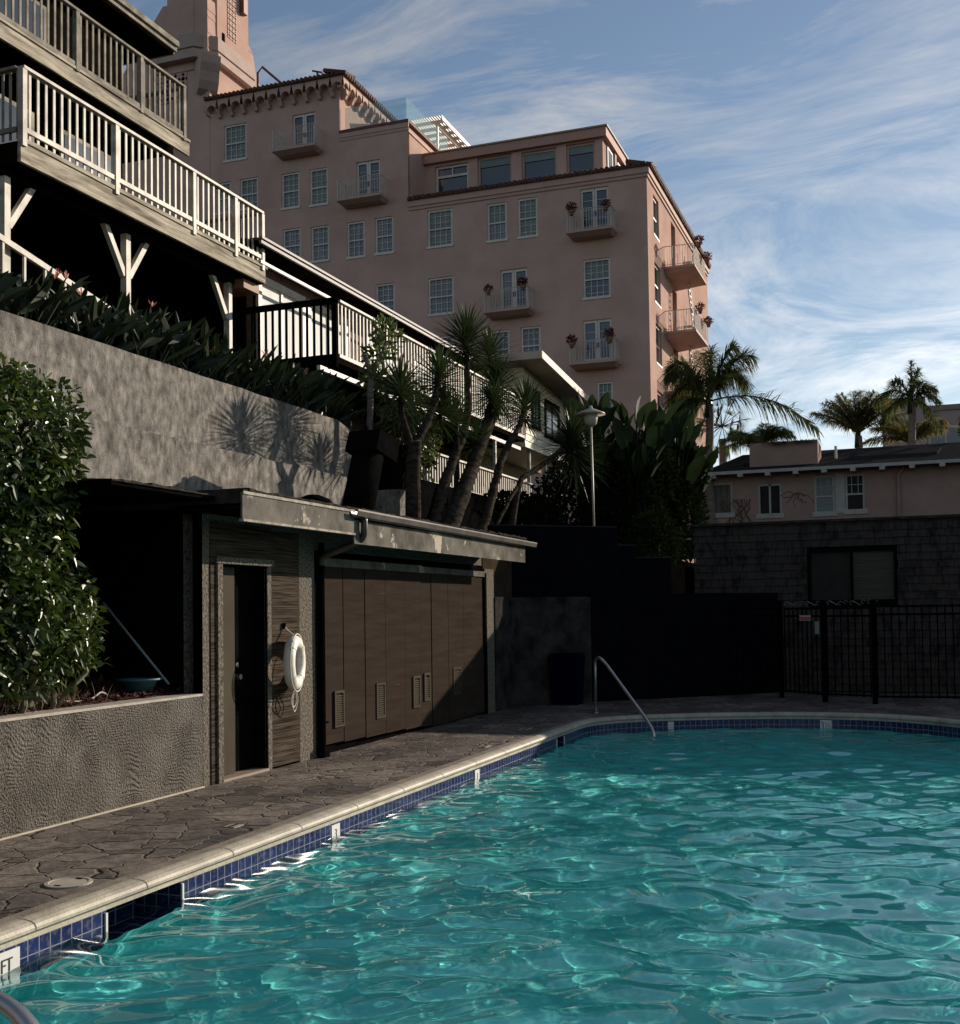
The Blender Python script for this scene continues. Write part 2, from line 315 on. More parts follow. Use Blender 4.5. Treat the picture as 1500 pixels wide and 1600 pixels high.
def mk_deck():
    m = bpy.data.materials.new('stamped_flagstone'); m.use_nodes = True; t = m.node_tree; b = t.nodes['Principled BSDF']
    tcx = N(t, 'ShaderNodeTexCoord')
    nn = N(t, 'ShaderNodeTexNoise'); nn.inputs['Scale'].default_value = 2.6; nn.inputs['Detail'].default_value = 3; L(t, tcx.outputs['Object'], nn.inputs['Vector'])
    va = N(t, 'ShaderNodeVectorMath', operation='MULTIPLY_ADD'); L(t, nn.outputs['Color'], va.inputs[0]); va.inputs[1].default_value = (.34,.34,0); L(t, tcx.outputs['Object'], va.inputs[2])
    mp = N(t, 'ShaderNodeMapping'); mp.inputs['Scale'].default_value = (1.35, 1.0, 1); L(t, va.outputs[0], mp.inputs[0])
    vo = N(t, 'ShaderNodeTexVoronoi', feature='DISTANCE_TO_EDGE'); vo.inputs['Scale'].default_value = 2.6; L(t, mp.outputs[0], vo.inputs['Vector'])
    vc = N(t, 'ShaderNodeTexVoronoi', feature='F1'); vc.inputs['Scale'].default_value = 2.6; L(t, mp.outputs[0], vc.inputs['Vector'])
    edge = N(t, 'ShaderNodeMapRange'); edge.inputs[1].default_value = 0.0; edge.inputs[2].default_value = .032; L(t, vo.outputs['Distance'], edge.inputs[0])
    n2 = N(t, 'ShaderNodeTexNoise'); n2.inputs['Scale'].default_value = 9; n2.inputs['Detail'].default_value = 9; n2.inputs['Roughness'].default_value = .65; L(t, tcx.outputs['Object'], n2.inputs['Vector'])
    cr = N(t, 'ShaderNodeValToRGB'); cr.color_ramp.elements[0].position = .32; cr.color_ramp.elements[1].position = .7
    cr.color_ramp.elements[0].color = (.088,.079,.073,1); cr.color_ramp.elements[1].color = (.22,.20,.184,1); L(t, n2.outputs[0], cr.inputs[0])
    mx = N(t, 'ShaderNodeMix', data_type='RGBA'); mx.inputs[6].default_value = (.055,.048,.042,1); L(t, edge.outputs[0], mx.inputs[0]); L(t, cr.outputs[0], mx.inputs[7])
    n4 = N(t, 'ShaderNodeTexNoise'); n4.inputs['Scale'].default_value = .8; n4.inputs['Detail'].default_value = 5; L(t, tcx.outputs['Object'], n4.inputs['Vector'])
    cr4 = N(t, 'ShaderNodeValToRGB'); cr4.color_ramp.elements[0].position = .35; cr4.color_ramp.elements[1].position = .68
    cr4.color_ramp.elements[0].color = (.62,.62,.64,1); cr4.color_ramp.elements[1].color = (1.1,1.08,1.05,1); L(t, n4.outputs[0], cr4.inputs[0])
    m2 = N(t, 'ShaderNodeMix', data_type='RGBA', blend_type='MULTIPLY'); m2.inputs[0].default_value = 1; L(t, mx.outputs[2], m2.inputs[6]); L(t, cr4.outputs[0], m2.inputs[7])
    sc = N(t, 'ShaderNodeSeparateColor'); L(t, vc.outputs['Color'], sc.inputs[0])
    crs = N(t, 'ShaderNodeValToRGB'); crs.color_ramp.elements[0].color = (.62,.60,.58,1); crs.color_ramp.elements[1].color = (1.25,1.2,1.12,1); L(t, sc.outputs[1], crs.inputs[0])
    m3 = N(t, 'ShaderNodeMix', data_type='RGBA', blend_type='MULTIPLY'); m3.inputs[0].default_value = 1; L(t, m2.outputs[2], m3.inputs[6]); L(t, crs.outputs[0], m3.inputs[7])
    L(t, m3.outputs[2], b.inputs['Base Color'])
    hgt = M(t, 'ADD', M(t, 'ADD', M(t, 'MULTIPLY', edge.outputs[0], 1.0), M(t, 'MULTIPLY', n2.outputs[0], .9)), M(t, 'MULTIPLY', sc.outputs[0], .5))
    bp = N(t, 'ShaderNodeBump'); bp.inputs['Strength'].default_value = 1.0; bp.inputs['Distance'].default_value = .014
    L(t, hgt, bp.inputs['Height']); L(t, bp.outputs[0], b.inputs['Normal'])
    rr = N(t, 'ShaderNodeMapRange'); rr.inputs[3].default_value = .38; rr.inputs[4].default_value = .75; L(t, n4.outputs[0], rr.inputs[0]); L(t, rr.outputs[0], b.inputs['Roughness'])
    return m
deckm = mk_deck(); deckm.node_tree.nodes['Principled BSDF'].inputs['Specular IOR Level'].default_value = .12
coping_m = mk('coping_concrete', (.27,.245,.19), (.42,.385,.30), rough=.6, scale=5, detail=9, bump=.4, bscale=50, c3=(.24,.22,.18), s3=1.8, lo3=.55, hi3=.7)
def mk_tile():
    m = bpy.data.materials.new('blue_pool_tile'); m.use_nodes = True; t = m.node_tree; b = t.nodes['Principled BSDF']
    uv = N(t, 'ShaderNodeUVMap'); br = N(t, 'ShaderNodeTexBrick'); br.offset = 0.0
    br.inputs['Scale'].default_value = 1.0; br.inputs['Brick Width'].default_value = .085; br.inputs['Row Height'].default_value = .085
    br.inputs['Mortar Size'].default_value = .0035; br.inputs['Mortar Smooth'].default_value = .2; br.inputs['Bias'].default_value = -.2
    br.inputs['Color1'].default_value = (.010,.016,.065,1); br.inputs['Color2'].default_value = (.016,.026,.10,1); br.inputs['Mortar'].default_value = (.22,.23,.24,1)
    L(t, uv.outputs[0], br.inputs['Vector'])
    nn = N(t, 'ShaderNodeTexNoise'); nn.inputs['Scale'].default_value = 22; nn.inputs['Detail'].default_value = 5; L(t, uv.outputs[0], nn.inputs['Vector'])
    cr = N(t, 'ShaderNodeValToRGB'); cr.color_ramp.elements[0].position = .5; cr.color_ramp.elements[1].position = .72; L(t, nn.outputs[0], cr.inputs[0])
    mx = N(t, 'ShaderNodeMix', data_type='RGBA'); L(t, M(t, 'MULTIPLY', cr.outputs[0], .5), mx.inputs[0]); L(t, br.outputs['Color'], mx.inputs[6]); mx.inputs[7].default_value = (.13,.14,.19,1)
    L(t, mx.outputs[2], b.inputs['Base Color']); b.inputs['Roughness'].default_value = .14; b.inputs['Specular IOR Level'].default_value = .22
    bp = N(t, 'ShaderNodeBump'); bp.invert = True; bp.inputs['Strength'].default_value = .5; bp.inputs['Distance'].default_value = .003
    L(t, br.outputs['Fac'], bp.inputs['Height']); L(t, bp.outputs[0], b.inputs['Normal']); return m
tile_m = mk_tile()
plaster = mk('pool_plaster', (.11,.60,.57), (.17,.80,.75), rough=.8, scale=1.6, detail=5)
def mk_water():
    m = bpy.data.materials.new('pool_water'); m.use_nodes = True; t = m.node_tree; b = t.nodes['Principled BSDF']
    b.inputs['Base Color'].default_value = (.82, .97, .98, 1); b.inputs['Transmission Weight'].default_value = 1.0
    g = N(t, 'ShaderNodeBsdfGlass'); g.inputs['IOR'].default_value = 1.33; g.inputs['Roughness'].default_value = 0; g.inputs['Color'].default_value = (.93,.995,.995,1)
    o = [n for n in t.nodes if n.type == 'OUTPUT_MATERIAL'][0]; L(t, g.outputs[0], o.inputs[0])
    return m
water_m = mk_water()

# ------------------------------------------------------------------ ground, deck, pool
g = MB(); S = 1500
g.quad((-S,-S,-2.2),(S,-S,-2.2),(S,S,-2.2),(-S,S,-2.2)); tag(g.build('ground', soil), kind='structure')

XL = -4.37                                     # pool's left wall
outline = [(XL, 1.6)]
for k in range(1, 31): outline.append((XL, 1.6 + k*(15.9-1.6)/30))
ctrl = [(XL,15.9),(-4.32,16.35),(-4.12,16.75),(-3.8,17.08),(-3.34,17.36),(-2.7,17.68),(-2.0,17.93),(-1.55,18.02),(-1.06,18.05),(-.55,17.99),(-.1,17.82),(.35,17.5),(.8,17.05),(1.2,16.75),(2.2,16.65),(4.5,16.65),(7.5,16.65)]
def catmull(c, n):
    o = []
    for i in range(len(c)-1):
        p0 = c[max(i-1, 0)]; p1 = c[i]; p2 = c[i+1]; p3 = c[min(i+2, len(c)-1)]
        for k in range(n):
            t = k/n; o.append(tuple(0.5*((2*p1[j]) + (-p0[j]+p2[j])*t + (2*p0[j]-5*p1[j]+4*p2[j]-p3[j])*t*t + (-p0[j]+3*p1[j]-3*p2[j]+p3[j])*t**3) for j in range(2)))
    o.append(c[-1]); return o
curve = catmull(ctrl, 5)
outline += curve[1:]
outline += [(7.5, 1.6)]
def offset(poly, d):
    n = len(poly); o = []
    for i in range(n):
        a = Vector(poly[i-1]); b = Vector(poly[i]); c = Vector(poly[(i+1) % n])
        e1 = (b-a).normalized(); e2 = (c-b).normalized()
        n1 = Vector((-e1.y, e1.x)); n2 = Vector((-e2.y, e2.x)); nn = (n1+n2); nn = nn/max(nn.dot(n1), .3) if nn.length > 1e-6 else n1
        o.append((b.x+nn.x*d, b.y+nn.y*d))
    return o
outer = offset(outline, 0.20); apron = offset(outline, 0.083); lip = offset(outline, -0.035)
# deck: sheet with the pool cut out (fan strips from coping's outer edge to a far rectangle)
dk = MB(); n = len(outer)
def far(p):
    x, y = p; cxx, cyy = 1.5, 9.0; dx, dy = x-cxx, y-cyy; k = max(abs(dx)/14.0, abs(dy)/22.0); return (cxx+dx/k, cyy+dy/k)
inn = offset(outline, 0.02)
for i in range(n):
    a = inn[i]; b = inn[(i+1) % n]; A = far(a); B = far(b)
    dk.quad((a[0],a[1],-0.012),(b[0],b[1],-0.012),(B[0],B[1],0),(A[0],A[1],0))
deck = MB()
for i in range(n):
    a = outer[i]; b = outer[(i+1) % n]; A = far(a); B = far(b)
    for q in range(4):
        t0, t1 = q/4, (q+1)/4
        l = lambda p, P, t: (p[0]+(P[0]-p[0])*t, p[1]+(P[1]-p[1])*t, 0)
        deck.quad(l(a, A, t0), l(a, A, t1), l(b, B, t1), l(b, B, t0))
tag(deck.build('pool_deck', deckm), kind='structure')
ap = MB()
for i in range(n):
    j = (i+1) % n; ap.quad((*apron[i],.003),(*apron[j],.003),(*outer[j],.003),(*outer[i],.003))
    ap.quad((*outer[i],.003),(*outer[j],.003),(*outer[j],-.01),(*outer[i],-.01))
tag(ap.build('pool_apron', mk('apron_concrete', (.15,.13,.10), (.24,.21,.165), rough=.8, scale=6, detail=9, bump=.4, bscale=40, spec=.1)), kind='structure')
# coping: bullnose profile swept round the outline, with joints
cp = MB(); prof = [(0.085,-.004),(0.085,.011),(0.065,.012),(0.045,.012),(0.0,.004),(-.022,-.008),(-.032,-.024),(-.030,-.040),(-.016,-.051),(.01,-.053)]
rings = [offset(outline, d) for d, z in prof]
for i in range(n-1 if False else n):
    j = (i+1) % n; L_ = (Vector(outline[j])-Vector(outline[i])).length
    for k in range(len(prof)-1):
        cp.quad((*rings[k][i], prof[k][1]), (*rings[k][j], prof[k][1]), (*rings[k+1][j], prof[k+1][1]), (*rings[k+1][i], prof[k+1][1]))
cpo = cp.build('pool_coping', coping_m); tag(cpo, kind='structure')
jn = MB()
acc = 0
for i in range(len(outline)-2):
    a = Vector(outline[i]); b = Vector(outline[i+1]); acc += (b-a).length
    if acc > .62:
        acc = 0; d = (b-a).normalized(); nn = Vector((-d.y, d.x))
        ring = [(prof[k][0], prof[k][1]+.0015) for k in range(1, 9)]
        for k in range(len(ring)-1):
            p = a+nn*(ring[k][0]-.0015*(k > 2)); q = a+nn*(ring[k+1][0]-.0015*(k > 1))
            jn.quad((p.x,p.y,ring[k][1]),(p.x+d.x*.007,p.y+d.y*.007,ring[k][1]),(q.x+d.x*.007,q.y+d.y*.007,ring[k+1][1]),(q.x,q.y,ring[k+1][1]))
jn.build('joint', mk('joint_grout', (.10,.09,.07), rough=.9), parent=cpo)
# basin walls (tile band with uv) and floor
WZ = -0.205
def band(name, poly, z0, z1, mat, parent, skip=()):
    mb = MB(); us = []; u = 0
    for i in range(len(poly)-1):
        a = Vector(poly[i]); b = Vector(poly[i+1]); l = (b-a).length
        if not any(a.x < XL+.02 and y0 <= (a.y+b.y)/2 <= y1 for y0, y1 in skip):
            mb.quad((a.x,a.y,z0),(b.x,b.y,z0),(b.x,b.y,z1),(a.x,a.y,z1)); us.append((u, u+l))
        u += l
    o = mb.build(name, mat, parent); uvl = o.data.uv_layers.new(name='UVMap')
    for k, (a0, a1) in enumerate(us):
        for q, (uu, vv) in enumerate(((a0,z0-z1),(a1,z0-z1),(a1,0),(a0,0))): uvl.data[4*k+q].uv = (uu, vv+1.7)
    return o
# refine the straight wall so that skimmer mouths can be left out exactly
SK = [(5.55, 6.28), (14.72, 15.06)]
ys = sorted(set([1.6]+[y for s_ in SK for y in s_]+[1.6+k*.5 for k in range(29)]+[15.9]))
wallpoly = [(XL, y) for y in ys] + curve[1:]+[(7.5, 1.6), (XL, 1.6)]
grt = MB()
basin = MB()
FL = -0.76
tri = [(p[0], p[1]) for p in outline]
basin.f.append(tuple(range(len(tri)))[::-1]); basin.v += [(x, y, FL) for x, y in tri]
for i in range(len(tri)):
    a = tri[i]; b = tri[(i+1) % len(tri)]; k = len(basin.v)
    basin.v += [(a[0],a[1],FL),(b[0],b[1],FL),(b[0],b[1],-.42),(a[0],a[1],-.42)]; basin.f.append((k,k+1,k+2,k+3))
bo = basin.build('pool_basin', plaster); tag(bo, kind='structure')
tb = band('tile_band', wallpoly, -.42, -.085, tile_m, bo, SK)
gb = band('grout_band', wallpoly, -.085, -.050, coping_m, bo)
for y0, y1 in SK:
    sk = MB(); d = .35
    sk.quad((XL,y0,-.42),(XL-d,y0,-.42),(XL-d,y0,-.085),(XL,y0,-.085)); sk.quad((XL,y1,-.42),(XL,y1,-.085),(XL-d,y1,-.085),(XL-d,y1,-.42))
    sk.quad((XL-d,y0,-.42),(XL-d,y1,-.42),(XL-d,y1,-.085),(XL-d,y0,-.085)); sk.quad((XL,y0,-.085),(XL-d,y0,-.085),(XL-d,y1,-.085),(XL,y1,-.085)); sk.quad((XL,y0,-.42),(XL,y1,-.42),(XL-d,y1,-.42),(XL-d,y0,-.42))
    o = sk.build('skimmer_mouth', tile_m, bo); o.data.uv_layers.new(name='UVMap')
    for k in range(5):
        for q, c in enumerate(((0,0),(.35,0),(.35,.32),(0,.32))): o.data.uv_layers[0].data[4*k+q].uv = c
    ft = MB(); ft.box(XL+.001, XL+.012, y0-.018, y0-.001, -.40, -.1); ft.box(XL+.001, XL+.012, y1+.001, y1+.018, -.40, -.1); ft.build('skimmer_trim', whitem, bo)
# depth markers
def text(name, body, size, loc, rot, mat, parent, sx=1.0):
    c = bpy.data.curves.new(name, 'FONT'); c.body = body; c.size = size; c.align_x = 'CENTER'; c.align_y = 'CENTER'; c.extrude = .0006; c.materials.append(mat)
    o = bpy.data.objects.new(name, c); COL.objects.link(o); o.location = loc; o.rotation_euler = rot; o.scale = (sx, 1, 1); o.parent = parent; return o
blackp = mk('black_lettering', (.01,.01,.01), rough=.6)
for (p, q), body, sz in ((((XL+.003, 4.66), (XL+.003, 4.85)), 'FT', .10), (((XL+.003, 8.33), (XL+.003, 8.47)), '3', .10), (((XL+.003, 11.62), (XL+.003, 11.76)), '3', .10)):
    b = MB(); b.box(XL+.001, XL+.006, p[1], q[1], -.30, -.10); mo = b.build('depth_marker', whitem, bo)
    text('numeral', body, sz, (XL+.0085, (p[1]+q[1])/2, -.175), (rad(90), 0, rad(90)), blackp, mo, .8)
b = MB(); b.box(-1.235, -1.07, 18.03, 18.043, -.285, -.10); mo = b.build('depth_marker', whitem, bo); text('numeral', '3\u00bd', .15, (-1.152, 18.027, -.178), (rad(90), 0, 0), blackp, mo, .8)
b = MB(); b.box(-3.40, -3.31, 17.33, 17.36, -.24, -.10); b.build('depth_marker', whitem, bo)

# water surface
wv = []
for lam, amp, cnt in ((1.6,.0085,6),(.9,.0078,10),(.52,.0056,16),(.3,.0028,20),(.17,.00085,18)):
    for k in range(cnt):
        a = R.gauss(rad(100), rad(38)) if k % 3 else R.uniform(0, 2*math.pi); l = lam*R.uniform(.72, 1.35); kk = 2*math.pi/l
        wv.append((kk*math.cos(a), kk*math.sin(a), R.uniform(0, 6.28), amp*R.uniform(.6, 1.3)*.43))
import numpy as np
xs = np.arange(-4.395, 7.55, .034); yw = np.arange(1.55, 18.15, .034)
X_, Y_ = np.meshgrid(xs, yw); Zw = np.zeros_like(X_)
X2 = X_+.10*np.sin(Y_*1.7+.6)+.06*np.sin(X_*2.3+Y_*1.1); Y2 = Y_+.12*np.sin(X_*1.4+1.3)+.07*np.sin(Y_*2.9-X_*.8)
for kx, ky, ph, am in wv: Zw += am*np.sin(kx*X2+ky*Y2+ph)
calm = np.clip((19.5-Y_)/9.0, .55, 1.0); Zw = Zw*calm + WZ
nx, ny = len(xs), len(yw)
V = np.stack([X_.ravel(), Y_.ravel(), Zw.ravel()], 1)
idx = np.arange(nx*ny).reshape(ny, nx)
Fq = np.stack([idx[:-1,:-1].ravel(), idx[:-1,1:].ravel(), idx[1:,1:].ravel(), idx[1:,:-1].ravel()], 1)
cxf = V[Fq].mean(1)
# keep cells inside the pool outline (slightly grown so that the edge meets the wall)
from mathutils.geometry import intersect_point_line
grown = np.array(offset(outline, .03)); inside = np.zeros(len(cxf), bool)
px_, py_ = cxf[:,0], cxf[:,1]; j = len(grown)-1
for i in range(len(grown)):
    xi, yi = grown[i]; xj, yj = grown[j]
    c = ((yi > py_) != (yj > py_)) & (px_ < (xj-xi)*(py_-yi)/(yj-yi+1e-12)+xi); inside ^= c; j = i
Fq = Fq[inside]
me = bpy.data.meshes.new('water'); me.from_pydata(V.tolist(), [], Fq.tolist()); me.update()
for p in me.polygons: p.use_smooth = True
me.materials.append(water_m); wo = bpy.data.objects.new('water', me); COL.objects.link(wo); tag(wo, kind='structure')
wo.cycles.is_caustics_caster = True; bo.cycles.is_caustics_receiver = True; ld.cycles.is_caustics_light = True

# deck fittings
t = thing('skimmer_lid', (-4.78, 5.72, 0), 'pale round skimmer lid set in the deck near the low wall', 'lid')
t['label'] = 'pale round skimmer lid in the deck by the near pool edge'
l = MB(); l.lathe((-4.78,5.72,.001), [(.14,0),(.14,.008),(.118,.010),(.112,.006),(.04,.006),(0.0001,.006)], 28); l.build('cover', mk('lid_plastic', (.36,.33,.27), (.28,.26,.21), rough=.6, scale=9), t)
l = MB(); l.box(-4.80,-4.76,5.61,5.63,.0075,.011); l.box(-4.80,-4.76,5.81,5.83,.0075,.011); l.build('slot', black, t)
for (x, y, sx, sy, lb) in ((-4.83, 7.62, .05, .13, 'small rectangular metal plate in the deck opposite the brown door'), (-4.86, 14.9, .07, .3, 'narrow metal plate in the shaded deck near the far corner'), (-4.72, 12.9, .05, .2, 'small metal plate in the deck beside the brown folding doors')):
    t = thing('deck_plate', (x, y, 0), lb, 'deck plate', 'metal plates in the pool deck')
    l = MB(); l.box(x-sx, x+sx, y-sy/2, y+sy/2, .0, .006); l.build('cover', steel if False else mk('plate_metal', (.30,.28,.24), (.2,.19,.16), rough=.5, scale=9), t)
    l = MB(); l.box(x-.008, x+.008, y-sy/2+.01, y+sy/2-.01, .006, .009); l.build('slot', black, t)

def curvepts(pts, n=6):
    pts = [Vector(p) for p in pts]; o = []
    for i in range(len(pts)-1):
        p0 = pts[max(i-1,0)]; p1 = pts[i]; p2 = pts[i+1]; p3 = pts[min(i+2,len(pts)-1)]
        for k in range(n):
            t = k/n; o.append(0.5*((2*p1)+(-p0+p2)*t+(2*p0-5*p1+4*p2-p3)*t*t+(-p0+3*p1-3*p2+p3)*t**3))
    o.append(pts[-1]); return o
t = thing('pool_handrail', (-4.55, 17.5, 0), 'steel handrail sloping from the far deck corner into the water', 'handrail')
l = MB(); l.tube([(-4.55,17.5,0.0),(-4.55,17.5,.70)]+curvepts([(-4.55,17.5,.72),(-4.54,17.48,.81),(-4.48,17.42,.86),(-4.40,17.34,.83),(-4.30,17.25,.75)],4)+[(-3.55,16.5,.02)]+curvepts([(-3.50,16.45,-.04),(-3.43,16.38,-.13),(-3.40,16.35,-.25),(-3.39,16.34,-.5)],4), .024, 12)
l.build('rail', steel, t, smooth=True)
l = MB(); l.lathe((-4.55,17.5,.002), [(.055,0),(.055,.012),(.03,.02)], 16); l.build('flange', steel, t)
t = thing('pool_handrail', (-2.75, 1.3, 0), 'steel handrail end curving down at the bottom left corner', 'handrail')
l = MB(); l.tube([(-2.75,1.3,0.0),(-2.75,1.32,.6)]+curvepts([(-2.74,1.36,.70),(-2.62,1.62,.775),(-2.35,1.98,.775),(-2.12,2.10,.765),(-1.94,2.10,.738),(-1.80,2.05,.69),(-1.74,2.02,.60),(-1.72,2.01,.40)],6)+[(-1.72,2.01,-.6)], .021, 14)
l.build('rail', steel, t, smooth=True)
l = MB(); l.lathe((-2.75,1.3,.002), [(.055,0),(.055,.012),(.03,.02)], 16); l.build('flange', steel, t)

# ------------------------------------------------------------------ planter wall, mulch
XW = -6.19
t = thing('planter_wall', (XW, 6, 0), 'low wall of combed stucco holding the red mulch bed', 'wall')
l = MB(); 
l.box(XW-.22, XW, -6, 9.255, -.05, .85); l.build('wall', comb, t)
l = MB(); l.box(XW-.23, XW+.008, -6, 9.25, .85, .872); l.build('cap', mk('cap_concrete', (.36,.32,.27), (.26,.23,.19), rough=.7, scale=7, bump=.5, bscale=30), t)
l = MB(); l.box(XW+.001, XW+.02, -6, 9.25, 0, .012); l.build('base_strip', mk('strip', (.42,.38,.29), (.32,.28,.21), rough=.7, scale=6), t)
mu = MB()
for i in range(40):
    for j in range(16):
        x0, x1 = XW-.22-i*0-(j)*.17, XW-.22-(j+1)*.17; y0, y1 = 2+i*.19, 2+(i+1)*.19
        hz = lambda x, y: 0.865+.05*mnoise.noise(Vector((x*1.5, y*1.5, 0)))+min(.18, (XW-.22-x)*.12)
        mu.quad((x0,y0,hz(x0,y0)),(x0,y1,hz(x0,y1)),(x1,y1,hz(x1,y1)),(x1,y0,hz(x1,y0)))
tag(mu.build('soil', mulchm), kind='structure')
ch = MB()
for k in range(9000):
    x = XW-.23-abs(R.gauss(0, .9)); y = R.uniform(5.0, 9.25)
    if x < -8.6: continue
    z = 0.865+.05*mnoise.noise(Vector((x*1.5, y*1.5, 0)))+min(.18, (XW-.22-x)*.12)+R.uniform(.0,.03)
    d = Vector((R.gauss(0,1), R.gauss(0,1), R.gauss(0,.25))).normalized(); ch.leaf(Vector((x,y,z)), d, Vector((R.gauss(0,.4),R.gauss(0,.4),1)), R.uniform(.04,.09), R.uniform(.012,.03))
tag(ch.build('mulch', mulchm), label='dark red bark mulch in the planter behind the low wall', cat='mulch', kind='stuff')

# ------------------------------------------------------------------ leaf clouds
def cloud(mb, blobs, count, ln, w, up=.3, out=.8, shell=.55, droop=.1, jit=.6, rug=.16):
    tot = sum(b[3]*b[4]*b[5] if len(b) > 4 else b[3]**3 for b in blobs)
    for b in blobs:
        c = Vector(b[:3]); rr = Vector(b[3:6]) if len(b) > 4 else Vector((b[3],)*3)
        n = int(count*(rr.x*rr.y*rr.z)/tot)
        for _ in range(n):
            d = Vector((R.gauss(0,1),R.gauss(0,1),R.gauss(0,1))).normalized()
            f = shell+(1-shell)*R.random()**.5
            f *= 1+rug*mnoise.noise(Vector((d.x*2.5+c.x, d.y*2.5+c.y, d.z*2.5+c.z)))
            p = c+Vector((d.x*rr.x, d.y*rr.y, d.z*rr.z))*f
            dd = d*out+Vector((0,0,up))+Vector((R.gauss(0,jit),R.gauss(0,jit),R.gauss(0,jit)))
            nn = d+Vector((R.gauss(0,.5),R.gauss(0,.5),R.gauss(0,.5)+.4))
            s = R.uniform(.7,1.25); mb.leaf(p, dd, nn, ln*s, w*s, droop=droop)
# big laurel bush, left
t = thing('laurel_bush', (-6.9, 6.3, .8), 'big glossy green laurel bush beside the mulch bed', 'bush')
l = MB(); cloud(l, [(-6.7,6.7,2.95,.6,1.2,.75),(-6.65,7.15,3.05,.5,.74,.52),(-6.65,6.5,3.35,.45,.85,.35),(-6.65,7.35,2.65,.42,.48,.35),(-6.7,6.6,2.2,.5,.75,.6),(-6.65,6.9,1.75,.5,.75,.55),(-6.6,7.45,1.62,.45,.68,.48),(-6.5,7.68,1.55,.30,.34,.28),(-6.7,5.8,2.1,.6,1.1,1.1),(-6.6,7.2,2.25,.42,.55,.6),(-6.5,7.35,1.35,.35,.7,.35),(-6.6,7.5,3.1,.38,.45,.5),(-6.5,6.8,1.2,.35,.8,.3)], 24000, .085, .036, rug=.34, up=.15, out=.5, shell=.6, droop=.3, jit=.6)
l.build('foliage', bushl, t)
l = MB()
for k in range(9):
    a = R.uniform(0, 6.28); x, y = -6.55+.15*math.cos(a), 7.2+.4*math.sin(a)
    l.tube(curvepts([(x,y,.8),(x+R.gauss(0,.06),y+R.gauss(0,.08),1.0),(x+R.gauss(0,.12),y+R.gauss(0,.15),1.25),(-6.65+R.gauss(0,.2),7.1+R.gauss(0,.4),1.7)],3), [.022]*9+[.012], 6)
l.build('stem', mk('pale_stem', (.20,.16,.12), (.12,.1,.07), rough=.8, scale=9), t)
l = MB()
for k in range(240): l.blade(Vector((-6.46+R.gauss(0,.10), 7.2+R.gauss(0,.3), .86+R.random()*.1)), Vector((R.gauss(0,.5),R.gauss(0,.6),1)), R.uniform(.12,.3), .008, .3)
l.build('dry_twigs', mk('dry_grass', (.17,.12,.06), (.10,.07,.04), rough=.9, scale=8), t)
t = thing('garden_hose', (-6.5, 7.5, .85), 'thin pale hose trailing over the mulch from the bush', 'hose')
tag(t); l = MB(); l.tube(curvepts([(-6.55,7.5,1.15),(-6.47,7.52,1.02),(-6.46,7.66,.93),(-6.50,7.9,.90),(-6.52,8.1,.91),(-6.55,8.25,.95),(-6.6,8.4,.91),(-6.8,8.5,.89)],5), .009, 6); l.build('hose', mk('hose_rubber', (.22,.2,.17), rough=.6), t, smooth=True)
t = thing('pole', (-6.41, 9.15, .85), 'long grey-blue pole leaning up from the mulch in the dark recess', 'pole')
l = MB(); l.tube([(-6.41,9.15,.88),(-7.04,8.9,1.74)], .012, 8); l.build('shaft', mk('pole_metal', (.20,.23,.27), rough=.45, spec=.8), t, smooth=True)
l = MB(); l.tube([(-6.41,9.15,.88),(-6.47,9.126,.962)], .016, 8); l.build('grip', black, t)
t = thing('plastic_basin', (-6.62, 8.88, .92), 'teal plastic basin lying on the mulch beside the pole', 'basin')
l = MB(); l.lathe((-6.62,9.0-.12,.92), [(.12,0),(.16,.09),(.21,.10),(.21,.115),(.15,.105),(.11,.03)], 20); l.build('bowl', tealp, t, smooth=True)

# ------------------------------------------------------------------ pool shed
t = thing('pool_shed', (XW, 13, 0), 'low brown pool shed with a door and folding doors under a long gutter', 'shed')
l = MB(); BK = -8.55
def wallX(mb, X, th, y0, y1, z0, z1, holes):   # wall in plane X facing +X with openings
    ysx = sorted(set([y0,y1]+[h[0] for h in holes]+[h[1] for h in holes])); zs = sorted(set([z0,z1]+[h[2] for h in holes]+[h[3] for h in holes]))
    for a, b in zip(ysx, ysx[1:]):
        for c, d in zip(zs, zs[1:]):
            if any(h[0] <= (a+b)/2 <= h[1] and h[2] <= (c+d)/2 <= h[3] for h in holes): continue
            mb.quad((X,a,c),(X,b,c),(X,b,d),(X,a,d))
    for h in holes:
        mb.quad((X,h[0],h[2]),(X,h[0],h[3]),(X-th,h[0],h[3]),(X-th,h[0],h[2])); mb.quad((X,h[1],h[2]),(X-th,h[1],h[2]),(X-th,h[1],h[3]),(X,h[1],h[3]))
        mb.quad((X,h[0],h[3]),(X,h[1],h[3]),(X-th,h[1],h[3]),(X-th,h[0],h[3])); mb.quad((X,h[0],h[2]),(X-th,h[0],h[2]),(X-th,h[1],h[2]),(X,h[1],h[2]))
